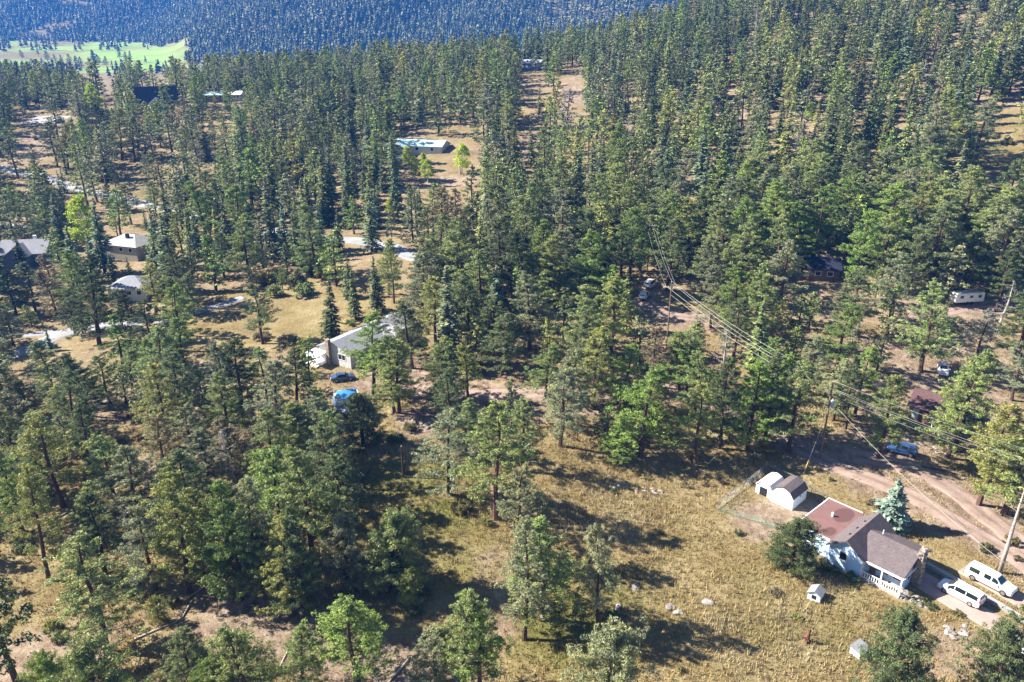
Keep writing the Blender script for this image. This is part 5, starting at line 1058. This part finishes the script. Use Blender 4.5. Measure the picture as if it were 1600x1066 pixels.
tn = np.array([TONES['dark green'], TONES['mid green'], TONES['grey-green'], TONES['bluish green']])[g.integers(0, 4, N)]*g.uniform(.40, .62, (N, 1)); CC = np.concatenate([np.repeat(tn, nb, 0), np.ones((N*nb, 1))], 1)
tag(link('mountain_forest', np_mesh('mountain_forest', VV, FF, M['needles_far'], False, CC)), 'conifer forest blanketing the hazy blue mountain', 'forest', kind='stuff')
# the trees standing by themselves on the golf course
for px, py in [(75, 97), (87, 99), (97, 100), (110, 103), (121, 105), (128, 108), (148, 98), (155, 101), (166, 104), (188, 94), (197, 97), (204, 95), (60, 88), (35, 92), (52, 110)]:
    b = at(px, py); tm, cm, ph, pr, wd = rnd.choice(PINES[:6]); hh = rnd.uniform(12, 17); k = hh/ph
    e = thing('pine_tree', 'lone bluish pine standing on the far green golf course', 'tree', b, rnd.uniform(0, 6), 'pine trees on the golf course'); e.scale = (k*1.4, k*1.4, k)
    link('trunk', tm, e); c = link('crown', cm, e); c.color = tinted('dark green')

# ------------------------------------------------------------------ tall dry grass
g = np.random.default_rng(23); N = 90000
gy_ = 46 + 105*g.random(N)**.8; gx_ = (g.random(N)*2 - 1)*(.80*gy_ + 6); gz_ = zt(gx_, gy_)
ok = np.ones(N, bool)
for P, w in ROADS:
    if P[:, 1].min() > 170: continue
    d = np.full(N, 99.)
    for q in P[::2]: d = np.minimum(d, np.hypot(gx_ - q[0], gy_ - q[1]))
    ok &= d > w/2 + .25
for hx, hy, hr in HOUSE_CLEAR[:1]:
    lx = (gx_ - 46.47)*.664 - (gy_ - 84.27)*.748; ly = (gx_ - 46.47)*.748 + (gy_ - 84.27)*.664
    ok &= ~((lx > -8) & (lx < 8.5) & (ly > -5) & (ly < 6))
for hx, hy, hr in HOUSE_CLEAR[1:]: ok &= np.hypot(gx_ - hx, gy_ - hy) > hr*.72
pn = .5 + .25*np.sin(gx_*.21 + 2*np.sin(gy_*.13)) + .25*np.sin(gy_*.33 + gx_*.12)
soil = np.zeros(N); green = np.zeros(N)
for px, py, rx, ry, ch, am in PATCH:
    if ch > 1: continue
    P = at(px, py); e = np.clip(1.3 - np.hypot((gx_ - P.x)/rx, (gy_ - P.y)/ry), 0, 1)*am
    if ch == 0: soil += e
    else: green += e
ok &= g.random(N) > np.clip(soil*1.1 + .35*sstep(0, -50, gx_) + .55*sstep(95, 140, gy_), 0, .93)
gx_, gy_, gz_, pn, green = (q[ok] for q in (gx_, gy_, gz_, pn, green)); N = len(gx_)
K = 5; X4, Y4, Z4 = (np.repeat(q, K) for q in (gx_, gy_, gz_)); n4 = N*K
X4 = X4 + g.normal(0, .16, n4); Y4 = Y4 + g.normal(0, .16, n4)
lf = .5 + .5*np.sin(gx_*.11 + 1.7*np.sin(gy_*.09 + 1))*np.sin(gy_*.14 + 1.2*np.sin(gx_*.06)); hf = .5 + .5*np.sin(gx_*.47 + 2*np.sin(gy_*.31))*np.sin(gy_*.53 + gx_*.2)
hgt = g.uniform(.14, .6, n4)*np.repeat(.3 + .85*lf + .6*hf, K); a = g.uniform(0, 6.28, n4); wd = g.uniform(.025, .06, n4); tl = hgt*g.uniform(.1, .6, n4); b = g.uniform(0, 6.28, n4)
VV = np.stack([np.stack([X4 - np.cos(a)*wd, Y4 - np.sin(a)*wd, Z4 - .05], 1), np.stack([X4 + np.cos(a)*wd, Y4 + np.sin(a)*wd, Z4 - .05], 1), np.stack([X4 + np.cos(b)*tl, Y4 + np.sin(b)*tl, Z4 + hgt], 1)], 1).reshape(-1, 3)
pal = np.array([(.24, .155, .060), (.31, .22, .088), (.37, .29, .14), (.43, .365, .225)]); ti = np.clip((lf*.55 + hf*.35 + g.normal(.05, .13, N)), 0, .999)*3; i_ = ti.astype(int); fr_ = (ti - i_)[:, None]; gold = pal[i_]*(1 - fr_) + pal[i_ + 1]*fr_; grn = np.array([(.15, .145, .038), (.21, .19, .052), (.11, .12, .032)])[g.integers(0, 3, N)]
lf2 = .5 + .5*np.sin(gx_*.08 + 2 + 1.5*np.sin(gy_*.11))*np.sin(gy_*.10 + 2.2*np.sin(gx_*.05 + 1)); mm = np.clip(green + (pn - .74)*.8 + (lf2 - .48)*1.2 + g.normal(0, .18, N), 0, 1)[:, None]; col = (gold*(1 - mm) + grn*mm)*g.uniform(.88, 1.12, (N, 1)); CC = np.concatenate([np.repeat(col, K*3, 0), np.ones((n4*3, 1))], 1)
tag(link('dry_grass', np_mesh('dry_grass', VV, np.arange(len(VV), dtype=np.int32).reshape(-1, 3), M['grass'], False, CC)), 'tall golden and greenish dry grass covering the meadow', 'grass', kind='stuff')
